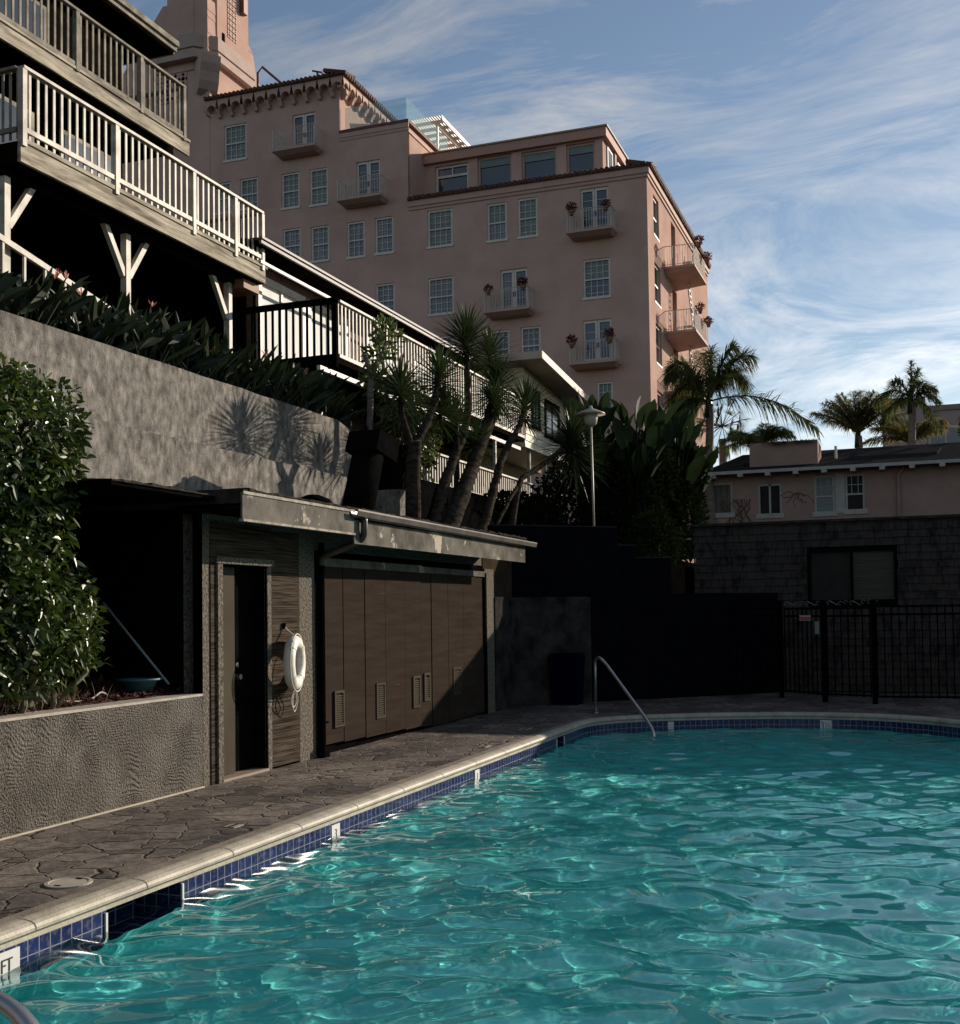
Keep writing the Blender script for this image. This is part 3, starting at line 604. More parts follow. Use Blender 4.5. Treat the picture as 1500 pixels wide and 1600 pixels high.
def wallY(mb, Y, th, x0, x1, z0, z1, holes):   # wall in plane Y facing -Y
    xx = sorted(set([x0,x1]+[h[0] for h in holes]+[h[1] for h in holes])); zs = sorted(set([z0,z1]+[h[2] for h in holes]+[h[3] for h in holes]))
    for a, b in zip(xx, xx[1:]):
        for c, d in zip(zs, zs[1:]):
            if any(h[0] <= (a+b)/2 <= h[1] and h[2] <= (c+d)/2 <= h[3] for h in holes): continue
            mb.quad((a,Y,c),(b,Y,c),(b,Y,d),(a,Y,d))
    for h in holes:
        mb.quad((h[0],Y,h[2]),(h[0],Y,h[3]),(h[0],Y+th,h[3]),(h[0],Y+th,h[2])); mb.quad((h[1],Y,h[2]),(h[1],Y+th,h[2]),(h[1],Y+th,h[3]),(h[1],Y,h[3]))
        mb.quad((h[0],Y,h[3]),(h[1],Y,h[3]),(h[1],Y+th,h[3]),(h[0],Y+th,h[3])); mb.quad((h[0],Y,h[2]),(h[0],Y+th,h[2]),(h[1],Y+th,h[2]),(h[1],Y,h[2]))
wallX(l, XW, .20, 9.26, 11.45, -.02, 2.60, [(9.56,10.42,0,2.10),(10.50,11.10,-.0,2.48)])
l.box(BK, XW-.20, 9.26, 9.40, 0, 2.6); l.box(BK, BK+.1, 9.4, 17.2, 0, 2.6); l.box(BK, XW-.2, 17.1, 17.2, 0, 2.6)
l.box(XW-.20, XW, 17.03, 17.45, 0, 2.27); l.box(XW-.2, XW-.05, 11.45, 17.03, 2.32, 2.6); l.box(XW-.2,XW-.1,11.45,17.03,-.02,.02)
l.build('wall', shedst, t)
l = MB(); l.box(BK, XW-.21, 9.245, 9.259, .5, 2.6); l.box(-8.70, -8.60, 5.5, 9.3, .5, 2.61); l.box(-8.70, -6.3, 5.5, 5.6, .5, 2.61); l.build('recess_shade_wall', black, t)  # recess faces coloured black as the shade under the roof wing
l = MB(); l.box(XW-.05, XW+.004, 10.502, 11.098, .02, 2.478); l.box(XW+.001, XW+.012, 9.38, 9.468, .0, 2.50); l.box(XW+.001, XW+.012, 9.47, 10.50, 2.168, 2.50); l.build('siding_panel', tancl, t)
l = MB(); l.box(XW-.199, XW-.024, 10.404, 10.418, .03, 2.09); l.box(XW-.199, XW-.024, 9.57, 10.404, 2.08, 2.095); l.build('reveal_shade', black, t)  # black sheets paint the shadow inside the door reveal
l = MB(); l.box(XW-.06, XW-.03, 11.1, 11.12, .02, 2.48); l.build('panel_gap', black, t)
# door with frame and trims
l = MB(); l.box(XW, XW+.035, 9.47, 9.555, 0, 2.10); l.box(XW-.02, XW+.012, 10.42, 10.495, 0, 2.10); l.box(XW, XW+.05, 9.44, 10.50, 2.10, 2.165); l.build('door_frame', shedst, t)
l = MB(); l.box(XW-.16, XW-.12, 9.58, 10.0, .03, 2.09); d = l.build('door', doorm, t)
l = MB(); l.box(XW-.20, XW-.165, 10.0, 10.40, .03, 2.09); l.build('door', black, t)  # black panel painted as the shade of the deep door opening
l = MB(); l.tube([(XW-.165,10.08,.98),(XW-.10,10.08,.98)], .028, 10); l.tube([(XW-.165,10.08,1.10),(XW-.14,10.08,1.10)], .026, 10); l.build('handle', steel, d)
l = MB(); l.box(XW-.19, XW+.02, 9.56, 10.42, .0, .025); l.build('threshold', mk('threshold_wood', (.20,.15,.11), rough=.6), t)
# big folding doors: two leaves of planks
def leaf_door(y0, y1, widths, xoff0, xoff1, zb0, zb1, vents):
    f = MB(); y = y0; n_ = len(widths); tot = sum(widths); xs_ = []
    sx = lambda yy: XW+xoff0+(xoff1-xoff0)*(yy-y0)/(y1-y0)
    for w_ in widths:
        ya, yb = y, y+(y1-y0)*w_/tot; y = yb; jx = R.uniform(-.012,.010)
        zb = zb0+(zb1-zb0)*((ya+yb)/2-y0)/(y1-y0)+R.uniform(-.01,.01)
        f.hexa([(sx(ya)-.04,ya+.007,zb),(sx(ya)+jx,ya+.007,zb),(sx(yb)+jx,yb-.007,zb),(sx(yb)-.04,yb-.007,zb),(sx(ya)-.04,ya+.007,2.135),(sx(ya)+jx,ya+.007,2.135),(sx(yb)+jx,yb-.007,2.135),(sx(yb)-.04,yb-.007,2.135)])
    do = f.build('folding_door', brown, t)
    for (va, vb, za, zb_) in vents:
        v = MB(); X0 = sx((va+vb)/2)
        v.box(X0+.002, X0+.022, va, va+.03, za, zb_); v.box(X0+.002, X0+.022, vb-.03, vb, za, zb_); v.box(X0+.002, X0+.022, va, vb, za-.03, za); v.box(X0+.002, X0+.022, va, vb, zb_, zb_+.03)
        k = za+.02
        while k < zb_-.02:
            v.hexa([(X0+.003,va+.03,k),(X0+.018,va+.03,k-.012),(X0+.018,vb-.03,k-.012),(X0+.003,vb-.03,k),(X0+.003,va+.03,k+.006),(X0+.018,va+.03,k-.006),(X0+.018,vb-.03,k-.006),(X0+.003,vb-.03,k+.006)]); k += .026
        v.build('vent', doorm, do)
    return do
leaf_door(11.68, 14.42, [.46,.56,.58,.60,.54], .00, .02, .13, .06, [(11.88,12.12,.32,.68),(12.98,13.24,.32,.70),(14.10,14.34,.36,.72)])
leaf_door(14.46, 17.0, [.36,.62,.62,.52,.42], .00, .00, .03, .03, [(14.52,14.72,.42,.74),(15.6,15.9,.42,.76)])
l = MB(); l.box(XW-.03, XW+.03, 11.62, 14.44, 2.14, 2.235); l.box(XW-.03, XW+.028, 14.45, 17.02, 2.14, 2.225); l.build('door_track', fasc, t)
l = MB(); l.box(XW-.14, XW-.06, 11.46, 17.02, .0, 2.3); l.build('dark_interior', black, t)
l = MB(); l.tube([(XW+.05,11.53,.12),(XW+.05,11.53,2.40)], .035, 8); l.box(XW-.0,XW+.1,11.47,11.60,.0,.12); l.tube([(XW+.05,11.53,.38),(XW+.05,11.66,.38)], .012,6); l.build('pipe', black, t)
l = MB(); l.box(XW-.03,XW+.03,16.95,17.03,0,2.2); l.build('end_post', black, t)
# roof, fascia, gutter, downspout
GX = -5.60
l = MB(); l.box(-8.6, GX-.02, 9.02, 17.35, 2.62, 2.72); l.hexa([(-8.6,9.02,2.72),(GX+.01,9.02,2.72),(GX+.01,17.35,2.72),(-8.6,17.35,2.72),(-8.6,9.02,2.80),(GX+.01,9.02,2.745),(GX+.01,17.35,2.745),(-8.6,17.35,2.80)])
l.build('roof', roofm, t)
l = MB(); l.box(-8.6, -5.89, 7.55, 9.02, 2.655, 2.70); l.box(-8.6, -6.9, 5.6, 7.55, 2.655, 2.70); l.build('roof_wing', black, t)
l = MB()   # torn tar paper edge
for k in range(15, 90):
    y = 5.6+k*.13; x = (-5.88 if y < 9.02 else GX+.012); hh = R.uniform(.0,.022); base = 2.70 if y < 9.02 else 2.745
    l.hexa([(x-.3,y,base),(x+R.uniform(0,.015),y,base-.012),(x+R.uniform(0,.015),y+.13,base-.012),(x-.3,y+.13,base),(x-.3,y,base+.02),(x,y,base+hh),(x,y+.13,base+hh*.6),(x-.3,y+.13,base+.02)])
l.build('roof_edge', roofm, t)
l = MB(); l.box(GX-.02, GX, 9.02, 11.28, 2.475, 2.735); l.box(GX-.022, GX-.002, 11.28, 17.3, 2.36, 2.62); l.build('fascia', fasc, t)
l = MB(); l.box(GX-.035, GX+.012, 9.02, 11.28, 2.452, 2.474); l.box(GX+.001, GX+.012, 9.02, 11.28, 2.70, 2.728); l.build('fascia_trim', mk('lit_edge_trim', (.20,.18,.15), (.42,.39,.33), rough=.7, scale=11, detail=9, spec=0.0), t)  # strips coloured lighter as the lit top and bottom fascia edges
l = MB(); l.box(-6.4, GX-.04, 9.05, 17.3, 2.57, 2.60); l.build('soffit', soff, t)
l = MB(); gp = [(0,0),(.015,-.065),(.05,-.078),(.085,-.06),(.098,-.005),(.098,.012),(.09,.012),(.088,-.002),(.078,-.052),(.05,-.066),(.022,-.056),(.008,0)]
for (ga, gb_) in ((11.18,14.25),(14.25,17.62)):
    i = len(l.v); zo = -.0; 
    for yy in (ga, gb_): l.v += [(GX+.001+a, yy, 2.715-(yy-11)*.006+b_) for a, b_ in gp]
    for k in range(len(gp)): j = (k+1) % len(gp); l.f.append((i+k, i+j, i+len(gp)+j, i+len(gp)+k))
    l.f.append(tuple(i+k for k in range(len(gp)))); l.f.append(tuple(i+len(gp)+k for k in range(len(gp)))[::-1])
l.build('gutter', gut, t, smooth=False)
l = MB(); l.tube(curvepts([(GX+.05,11.42,2.64),(GX+.05,11.42,2.52),(GX+.02,11.44,2.44),(GX-.08,11.46,2.38),(XW+.1,11.50,2.24),(XW+.06,11.53,2.15)],4), .038, 10); l.build('downspout', gut, t, smooth=True)

# life ring
t = thing('life_ring', (XW+.125, 10.77, 1.09), 'white life ring with rope hanging beside the narrow door', 'life ring')
l = MB(); t.rotation_euler = (0,0,rad(15)); CR = Vector((XW+.125, 10.77, 1.09)); A, Bm = .222, .068; base = 0; nU, nV = 40, 14
for i in range(nU):
    a = 2*math.pi*i/nU
    for j in range(nV):
        b_ = 2*math.pi*j/nV; rr = A+Bm*math.cos(b_)
        l.v.append((CR.x+.062*math.sin(b_), CR.y+rr*math.cos(a), CR.z+rr*math.sin(a)))
for i in range(nU):
    for j in range(nV): l.f.append((i*nV+j, ((i+1)%nU)*nV+j, ((i+1)%nU)*nV+(j+1)%nV, i*nV+(j+1)%nV))
l.build('ring', ringm, t, smooth=True)
for k in range(4):
    a0 = rad(45+90*k); l = MB(); w_ = rad(8)
    i0 = 0
    for q in (-1, -.33, .33, 1):
        a = a0+q*w_
        for j in range(nV):
            b_ = 2*math.pi*j/nV; rr = A+(Bm+.004)*math.cos(b_); l.v.append((CR.x+.066*math.sin(b_), CR.y+rr*math.cos(a), CR.z+rr*math.sin(a)))
    for q in range(3):
        for j in range(nV): l.f.append((q*nV+j, (q+1)*nV+j, (q+1)*nV+(j+1)%nV, q*nV+(j+1)%nV))
    l.build('strap', whitep, t, smooth=True)
l = MB(); zt = CR.z+A+Bm
l.tube(curvepts([(CR.x,CR.y,zt-.01),(XW+.05,CR.y+.01,zt+.05),(XW+.02,CR.y,zt+.09)],3), .009, 6)
for dy in (-.02,.03):
    l.tube(curvepts([(CR.x,CR.y+dy,CR.z-A-Bm+.02),(CR.x-.02,CR.y+dy-.05,CR.z-A-Bm-.10),(CR.x-.02,CR.y+dy+.02,CR.z-A-Bm-.20-dy),(CR.x,CR.y+dy+.09,CR.z-A-Bm-.12),(CR.x,CR.y+dy+.02,CR.z-A-Bm+.02)],6), .006, 6)
l.tube(curvepts([(CR.x,CR.y+.1,CR.z+.2),(CR.x-.04,CR.y-.05,CR.z+.05),(CR.x-.05,CR.y-.1,CR.z-.15)],5), .006, 6)
for k in range(4):
    a1 = rad(45+90*k); a2 = rad(135+90*k)
    pts = [(CR.x+.03, CR.y+(A+Bm+.014-.01*abs(math.sin(2*(a-a1))))*math.cos(a), CR.z+(A+Bm+.014)*math.sin(a)) for a in [a1+(a2-a1)*q/8 for q in range(9)]]
    l.tube(pts, .006, 6)
l.build('rope', rope, t, smooth=True)
l = MB(); l.box(XW, XW+.03, CR.y-.02, CR.y+.02, zt+.07, zt+.13); l.build('hook', black, t)

# ------------------------------------------------------------------ concrete retaining walls and terraces
def rough_wall(mb, X, y0, y1, z0, z1f, th=.22, step=.5):
    y = y0
    while y < y1-1e-6:
        b = min(y+step, y1); za = z1f(y)+.018*mnoise.noise(Vector((X, y*2.1, 0))); zb = z1f(b)+.018*mnoise.noise(Vector((X, b*2.1, 0)))
        mb.quad((X,y,z0),(X,b,z0),(X,b,zb),(X,y,za)); mb.quad((X,y,za),(X,b,zb),(X-th,b,zb),(X-th,y,za)); y = b
    mb.quad((X,y1,z0),(X-th,y1,z0),(X-th,y1,z1f(y1)),(X,y1,z1f(y1)))
t = thing('retaining_wall', (-9, 13, 0), 'tall weathered grey concrete wall below the flower bed', 'wall')
l = MB(); rough_wall(l, -9.0, -4, 19.3, 2.0, lambda y: 4.90 if y < 17.6 else 4.90-.21*(y-17.6)*1.2); l.build('wall', conc, t)
t = thing('retaining_wall', (-8.7, 13, 0), 'lower concrete ledge wall right behind the shed roof', 'wall')
l = MB(); rough_wall(l, -8.72, -4, 17.9, 2.0, lambda y: 3.88); l.build('wall', conc, t)
l = MB(); l.box(-8.8,-8.2,18.3,18.75,2.6,3.75); l.box(-8.8,-8.3,19.0,19.4,2.6,3.65)
t = thing('retaining_wall', (-8.5, 18.5, 2.6), 'short broken concrete piers between the yucca trunks', 'wall'); l.build('pier', conc, t)
tr = MB()
tr.box(-90,-9.1,-30,20.0,-2.1,4.75); tr.box(-90,-12.0,20.0,52,-2.1,4.30); tr.box(-12.0,-8.4,20.0,52,-2.1,3.2)
tr.box(-8.6,-6.3,17.25,23.2,-2.1,2.72); tr.box(-8.75,-6.6,17.2,17.25,-2.1,2.72)
tr.prism([(-8.4,19.0),(-6.5,19.0),(-4.9,20.5),(-4.9,23),(-4.1,23),(-4.1,52),(-8.4,52)], -2.1, 2.45)
tr.box(-90, 60, 52, 500, -2.1, 4.5); tr.box(-4.1, 60, 38, 52, -2.1, 3.4)
tag(tr.build('terrain', soil), kind='structure')

# dark pool-end walls
t = thing('garden_wall', (-6.2, 18, 0), 'rough stucco wall next to the folding doors, lit at its near end', 'wall')
l = MB(); l.prism([(-6.17,17.452),(-6.15,18.35),(-5.13,19.5),(-5.25,19.62),(-6.35,18.5),(-6.37,17.452)], 0, 1.83); l.build('wall', mk('stucco_wall', (.012,.011,.011), (.05,.045,.04), rough=.9, scale=3, bump=.9, bscale=20, bdist=.02, spec=0.0), t)
t = thing('garden_wall', (-3.8, 21, 0), 'low black wall running behind the far pool corner', 'wall')
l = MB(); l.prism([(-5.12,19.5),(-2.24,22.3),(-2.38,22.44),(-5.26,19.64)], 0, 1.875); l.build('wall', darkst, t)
t = thing('garden_wall', (-5, 20, 0), 'tall black stepped wall left of the lamp post', 'wall'); t['label'] = 'tall black stepped wall below the lamp post'
l = MB()
def onl(x): return 18.6+(x+6.2)*(3.1/3.3)
for x0, x1, zt_ in ((-6.55,-4.78,3.06),(-4.78,-4.50,2.74),(-4.50,-3.97,2.52)):
    y0, y1 = onl(x0)+.18, onl(x1)+.18
    l.prism([(x0,y0),(x1,y1),(x1-.16,y1+.17),(x0-.16,y0+.17)], 0, zt_)
l.prism([(-4.80,onl(-4.8)+.17),(-4.52,onl(-4.52)+.17),(-4.68,onl(-4.52)+.34),(-4.96,onl(-4.8)+.34)], 2.50, 2.52)
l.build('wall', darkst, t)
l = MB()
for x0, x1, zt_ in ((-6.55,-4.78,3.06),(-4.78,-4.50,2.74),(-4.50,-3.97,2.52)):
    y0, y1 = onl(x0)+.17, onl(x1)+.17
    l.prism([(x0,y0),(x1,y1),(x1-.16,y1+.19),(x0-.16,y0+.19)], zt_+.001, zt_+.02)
l.build('cap', mk('rim_highlight', (.03,.03,.032), rough=.9, spec=0.0), t)  # lighter strips paint the light rim along the wall tops
t = thing('trash_bin', (-5.4, 19.0, 0), 'dark blue trash bin against the wall in the shaded corner', 'bin')
l = MB(); l.hexa([(-5.66,18.82,0),(-5.22,18.82,0),(-5.22,19.2,0),(-5.66,19.2,0),(-5.70,18.78,.80),(-5.18,18.78,.80),(-5.18,19.25,.80),(-5.70,19.25,.80)]); l.build('body', bluebin, t)
l = MB(); l.hexa([(-5.71,18.76,.80),(-5.17,18.76,.80),(-5.17,19.26,.80),(-5.71,19.26,.80),(-5.66,18.82,.87),(-5.22,18.82,.87),(-5.22,19.2,.87),(-5.66,19.2,.87)]); l.build('lid', bluebin, t)

# ------------------------------------------------------------------ iron fence and gate
def fence(mb, a, b, z0, z1, sp=.115, r=.009):
    a = Vector(a); b = Vector(b); L0 = (b-a).length; n_ = max(2, int(L0/sp))
    for z in (z0+.03, z1-.03, z1-.16): mb.beam((a.x,a.y,z), (b.x,b.y,z), .03, .03)
    for k in range(n_+1):
        p = a+(b-a)*k/n_; mb.box(p.x-r, p.x+r, p.y-r, p.y+r, z0, z1)
t = thing('iron_fence', (-2.5, 21.2, 0), 'short black iron fence panel left of the pool gate', 'fence')
l = MB(); fence(l, (-3.0,21.35), (-2.12,21.07), .09, 1.62); l.build('pickets', iron, t)
l = MB(); l.box(-2.12,-2.04,21.01,21.09,0,1.72); l.build('post', iron, t)
t = thing('pool_gate', (-1.3, 20.4, 0), 'black iron pool gate with a red sign and scrollwork on top', 'gate')
l = MB(); fence(l, (-2.0,20.98), (-1.34,20.32), .10, 1.60, r=.010); fence(l, (-1.24,20.28), (-.55,20.0), .10, 1.60, r=.010); l.build('pickets', iron, t)
l = MB(); l.box(-1.335,-1.245,20.16,20.25,0,1.70); l.box(-.53,-.45,19.9,19.98,0,1.70); l.build('post', iron, t)
l = MB()
for k in range(17):
    x = -1.98+k*.095; y = 20.96-(x+1.98)*.66; zc = 1.655+.02*R.random()
    if k % 4 == 1: l.beam((x-.07,y,zc+.035),(x+.06,y,zc-.04), .012)
    else: l.tube([(x+.03*math.cos(a)+.01, y, zc+.03*math.sin(a)) for a in [q*.7 for q in range(8)]], .006, 5)
l.build('scrollwork', mk('dull_metal', (.16,.15,.14), (.08,.08,.08), rough=.4, metal=.7), t)
l = MB(); l.box(-1.70,-1.505,20.44,20.452,1.37,1.455); s_ = l.build('sign_panel', redsign, t)
l = MB()
for k in range(9): l.box(-1.685+k*.019,-1.672+k*.019,20.436,20.439,1.43,1.44)
l.box(-1.70,-1.505,20.436,20.438,1.452,1.457); l.box(-1.70,-1.505,20.436,20.438,1.369,1.373); l.build('sign_marks', whitem, s_)
l = MB(); l.box(-1.43,-1.36,20.20,20.26,1.14,1.35); l.box(-1.40,-1.36,20.19,20.20,1.16,1.33); l.build('latch', mk('latch_grey', (.15,.16,.16), rough=.5), t)
l = MB()
fence(l, (-1.2,20.9), (-.7,20.7), 1.0, 1.62); 
t = thing('iron_fence', (.6, 20, 0), 'long black iron fence right of the pool gate', 'fence')
l = MB(); fence(l, (-.44,19.95), (4.2,20.15), .09, 1.62); l.build('pickets', iron, t)
l = MB(); l.box(1.7,1.78,19.95,20.03,0,1.7); l.box(3.9,3.98,20.05,20.13,0,1.7); l.build('post', iron, t)

# ------------------------------------------------------------------ shingled building
t = thing('shingled_building', (-1, 22.6, 0), 'dark shingled building with a wide window behind the iron gate', 'building')
WIN = (-1.64, -.17, 1.72, 2.62)
l = MB(); wallY(l, 22.52, .12, -3.80, 6.0, 0, 3.18, [WIN]); l.quad((-3.80,22.52,0),(-3.80,22.52,3.18),(-3.80,27,3.18),(-3.80,27,0)); l.box(-3.8,6.0,22.7,27,3.10,3.17); l.build('wall', black, t)
l = MB(); z = 0.02; row = 0
while z < 3.16:
    h_ = .142; x = -3.83-R.uniform(0,.1)
    while x < 5.0:
        w_ = R.choice((.12,.16,.19,.24,.28)); a, b = max(x, -3.83), x+w_-.007
        zt_ = min(z+h_, 3.18)
        segs = [(a, b)]
        if z+h_ > WIN[2]-.06 and z < WIN[3]+.06: segs = [(a, min(b, WIN[0]-.06)), (max(a, WIN[1]+.06), b)]
        for a, b in segs:
            if b < a+.015: continue
            dz = R.uniform(-.006,.006); f = R.uniform(0,.008)
            l.hexa([(a,22.48-f,z+dz),(b,22.48-f,z+dz),(b,22.519,z+dz),(a,22.519,z+dz),(a,22.508-f,zt_),(b,22.508-f,zt_),(b,22.519,zt_),(a,22.519,zt_)])
        x += w_
    z += h_; row += 1
l.build('shingles', shing, t)
l = MB(); l.box(-3.86, 6.0, 22.44, 22.62, 3.185, 3.235); l.build('parapet_cap', roofm, t)
l = MB(); l.box(WIN[0]-.05,WIN[1]+.05,22.46,22.53,WIN[3],WIN[3]+.06); l.box(WIN[0]-.05,WIN[1]+.05,22.46,22.53,WIN[2]-.06,WIN[2]); l.box(WIN[0]-.06,WIN[0],22.46,22.53,WIN[2],WIN[3]); l.box(WIN[1],WIN[1]+.06,22.46,22.53,WIN[2],WIN[3]); l.box(-.935,-.885,22.48,22.55,WIN[2],WIN[3]); w = l.build('window', black, t)
l = MB(); l.box(WIN[0],-.935,22.55,22.56,WIN[2],WIN[3]); l.build('pane', dimglass, w)
l = MB(); l.box(-.885,WIN[1],22.55,22.56,WIN[2],WIN[3]); l.build('blind', dimreflect, w)  # striped cream colour painted as a warm reflection, no blind behind

# ------------------------------------------------------------------ windows
def window(par, x0, x1, z0, z1, Y, mat_t, mat_b, rows=6, cols=3, fr=.10, paint=None, d=.14):
    paint = paint or hframe
    f = MB(); Yf = Y+.06
    f.box(x0,x0+fr,Yf,Yf+.1,z0,z1); f.box(x1-fr,x1,Yf,Yf+.1,z0,z1); f.box(x0+fr,x1-fr,Yf,Yf+.1,z1-fr,z1); f.box(x0-.04,x1+.04,Y-.05,Yf+.1,z0,z0+fr*1.2)
    zm = (z0+z1)/2; f.box(x0+fr,x1-fr,Yf+.005,Yf+.1,zm-.035,zm+.035)
    for k in range(1, cols):
        xx = x0+fr+(x1-x0-2*fr)*k/cols; f.box(xx-.013,xx+.013,Yf+.05,Yf+.08,z0+fr,z1-fr)
    for k in range(1, rows):
        z_ = z0+(z1-z0)*k/rows
        if abs(z_-zm) > .05: f.box(x0+fr,x1-fr,Yf+.052,Yf+.078,z_-.012,z_+.012)
    w = f.build('window', paint, par)
    p = MB(); p.quad((x0,Yf+.09,zm),(x1,Yf+.09,zm),(x1,Yf+.09,z1),(x0,Yf+.09,z1)); p.build('pane', mat_t, w)
    p = MB(); p.quad((x0,Yf+.09,z0),(x1,Yf+.09,z0),(x1,Yf+.09,zm),(x0,Yf+.09,zm)); p.build('pane', mat_b, w)
def french(par, x0, x1, z0, z1, Y):
    f = MB(); Yf = Y+.08; xm = (x0+x1)/2
    for a, b in ((x0,x0+.1),(x1-.1,x1),(xm-.11,xm-.01),(xm+.01,xm+.11)): f.box(a,b,Yf,Yf+.08,z0,z1)
    f.box(x0+.1,xm-.11,Yf,Yf+.08,z1-.14,z1); f.box(xm+.11,x1-.1,Yf,Yf+.08,z1-.14,z1); f.box(x0+.1,xm-.11,Yf,Yf+.08,z0,z0+.3); f.box(xm+.11,x1-.1,Yf,Yf+.08,z0,z0+.3)
    for k in (1, 2, 3):
        z_ = z0+.3+(z1-z0-.44)*k/4; f.box(x0+.1,xm-.11,Yf+.03,Yf+.06,z_-.012,z_+.012); f.box(xm+.11,x1-.1,Yf+.03,Yf+.06,z_-.012,z_+.012)
    w = f.build('french_door', hframe, par)
    p = MB(); p.quad((x0,Yf+.07,z0),(xm,Yf+.07,z0),(xm,Yf+.07,z1),(x0,Yf+.07,z1)); p.build('pane', glass_a if R.random() < .5 else curtm, w)
    p = MB(); p.quad((xm,Yf+.07,z0),(x1,Yf+.07,z0),(x1,Yf+.07,z1),(xm,Yf+.07,z1)); p.build('pane', glass_a, w)
    p = MB(); p.box(xm-.06,xm-.03,Yf-.03,Yf,z0+.85,z0+1.1); p.box(xm+.03,xm+.06,Yf-.03,Yf,z0+.85,z0+1.1); p.build('handle', black, w)
def balconyY(par, x0, x1, z, Y, out_=.95, h=1.0):
    b = MB(); b.hexa([(x0+.15,Y-out_+.35,z-.27),(x1-.15,Y-out_+.35,z-.27),(x1-.1,Y,z-.27),(x0+.1,Y,z-.27),(x0,Y-out_,z-.14),(x1,Y-out_,z-.14),(x1,Y,z-.14),(x0,Y,z-.14)])
    b.box(x0-.02,x1+.02,Y-out_-.02,Y-.001,z-.13,z); bo_ = b.build('balcony', pink_trim, par)
    r = MB(); y0 = Y-out_+.06
    r.tube([(x0+.05,Y,z+h),(x0+.05,y0,z+h),(x1-.05,y0,z+h),(x1-.05,Y,z+h)], .02, 5); r.tube([(x0+.05,Y,z+.08),(x0+.05,y0,z+.08),(x1-.05,y0,z+.08),(x1-.05,Y,z+.08)], .014, 5)
    n_ = int((x1-x0)/.14)
    for k in range(n_+1):
        x = x0+.05+(x1-x0-.1)*k/n_; w_ = .028 if k in (0, n_) else .012; r.box(x-w_,x+w_,y0-w_,y0+w_,z,z+h)
    for k in range(1, 7):
        y = y0+(Y-y0)*k/7; r.box(x0+.04,x0+.06,y-.01,y+.01,z,z+h); r.box(x1-.06,x1-.04,y-.01,y+.01,z,z+h)
    r.build('railing', ironw, bo_)

# ------------------------------------------------------------------ hotel
HY, HX = 54.0, -11.08
t = hotel = thing('hotel', (HX, HY, 4.5), 'large pink stucco hotel with tile roofs, balconies and a tower', 'building')
WINS = [(-34.55,-33.13,26.45,28.51,0),(-33.56,-32.43,23.63,25.4,1),(-35.11,-34.13,23.6,25.38,1),(-30.97,-29.88,23.32,25.31,0),(-29.26,-28.18,23.26,25.3,0),(-30.92,-29.83,20.4,22.27,2),(-29.21,-28.14,20.23,22.19,2),(-27.08,-26.04,20.18,22.15,2),(-25.45,-24.39,20.19,22.17,2),(-22.48,-21.1,20.17,22.15,0),(-25.45,-24.36,16.86,18.67,2),(-22.49,-21.08,16.68,18.65,2),(-22.39,-21.16,13.65,15.62,0),(-19.23,-18.18,20.08,22.06,1),(-17.6,-16.57,20.07,22.1,0),(-14.31,-12.94,16.65,18.63,3),(-19.12,-18.14,13.68,15.61,2),(-17.54,-16.51,13.73,15.64,2),(-13.71,-12.92,10.61,12.59,1)]
FD = [(-30.27,-28.88,26.3,28.42),(-26.49,-25.12,23.11,25.28),(-14.37,-12.97,19.9,22.13),(-18.57,-17.16,16.4,18.62),(-14.36,-12.93,13.44,15.65)]
BAL = [(-31.0,-28.45,26.30),(-27.18,-24.68,23.12),(-14.85,-12.6,19.85),(-19.15,-16.80,16.42),(-14.82,-12.52,13.46)]
allh = [w[:4] for w in WINS]+FD
blocks = [(-36.0,-27.44,29.93),(-27.44,-23.52,26.75),(-23.52,HX,22.45)]
l = MB()
for x0, x1, zt_ in blocks: wallY(l, HY, .16, x0, x1, 4.0, zt_, [h for h in allh if x0 <= (h[0]+h[1])/2 <= x1])
SIDEW = [(55.45,56.80,19.92,21.97),(55.45,56.9,16.58,18.62),(55.5,56.95,13.57,15.6),(55.55,57.0,10.3,12.3)]
SIDED = [(60.05,61.25,19.05,22.05),(60.05,61.35,15.75,18.51),(60.1,61.45,12.7,15.66)]
wallX(l, HX, .3, HY, 72.0, 4.0, 22.45, SIDEW+SIDED)
l.box(-27.5,-23.52,HY+.2,60.5,22.4,26.75); l.box(-44,-27.6,HY+.2,66,22.4,29.9); l.box(-44,HX-.35,HY+.5,71.9,22.0,22.4)
l.quad((HX,72,4),(-40,72,4),(-40,72,22.4),(HX,72,22.4))
l.build('wall', pink, hotel)
for k, w in enumerate(WINS):
    mt, mb_ = [(blindm,blindm),(blindm,curtm),(curtm,curtm),(blindm,glass_a)][w[4]]
    window(hotel, *w[:4], HY, mt, mb_, rows=6 if w[4] != 1 else 4, cols=4 if w[1]-w[0] > 1.2 else 3, fr=.10)
for f in FD: french(hotel, *f, HY)
for b in BAL: balconyY(hotel, *b, HY)
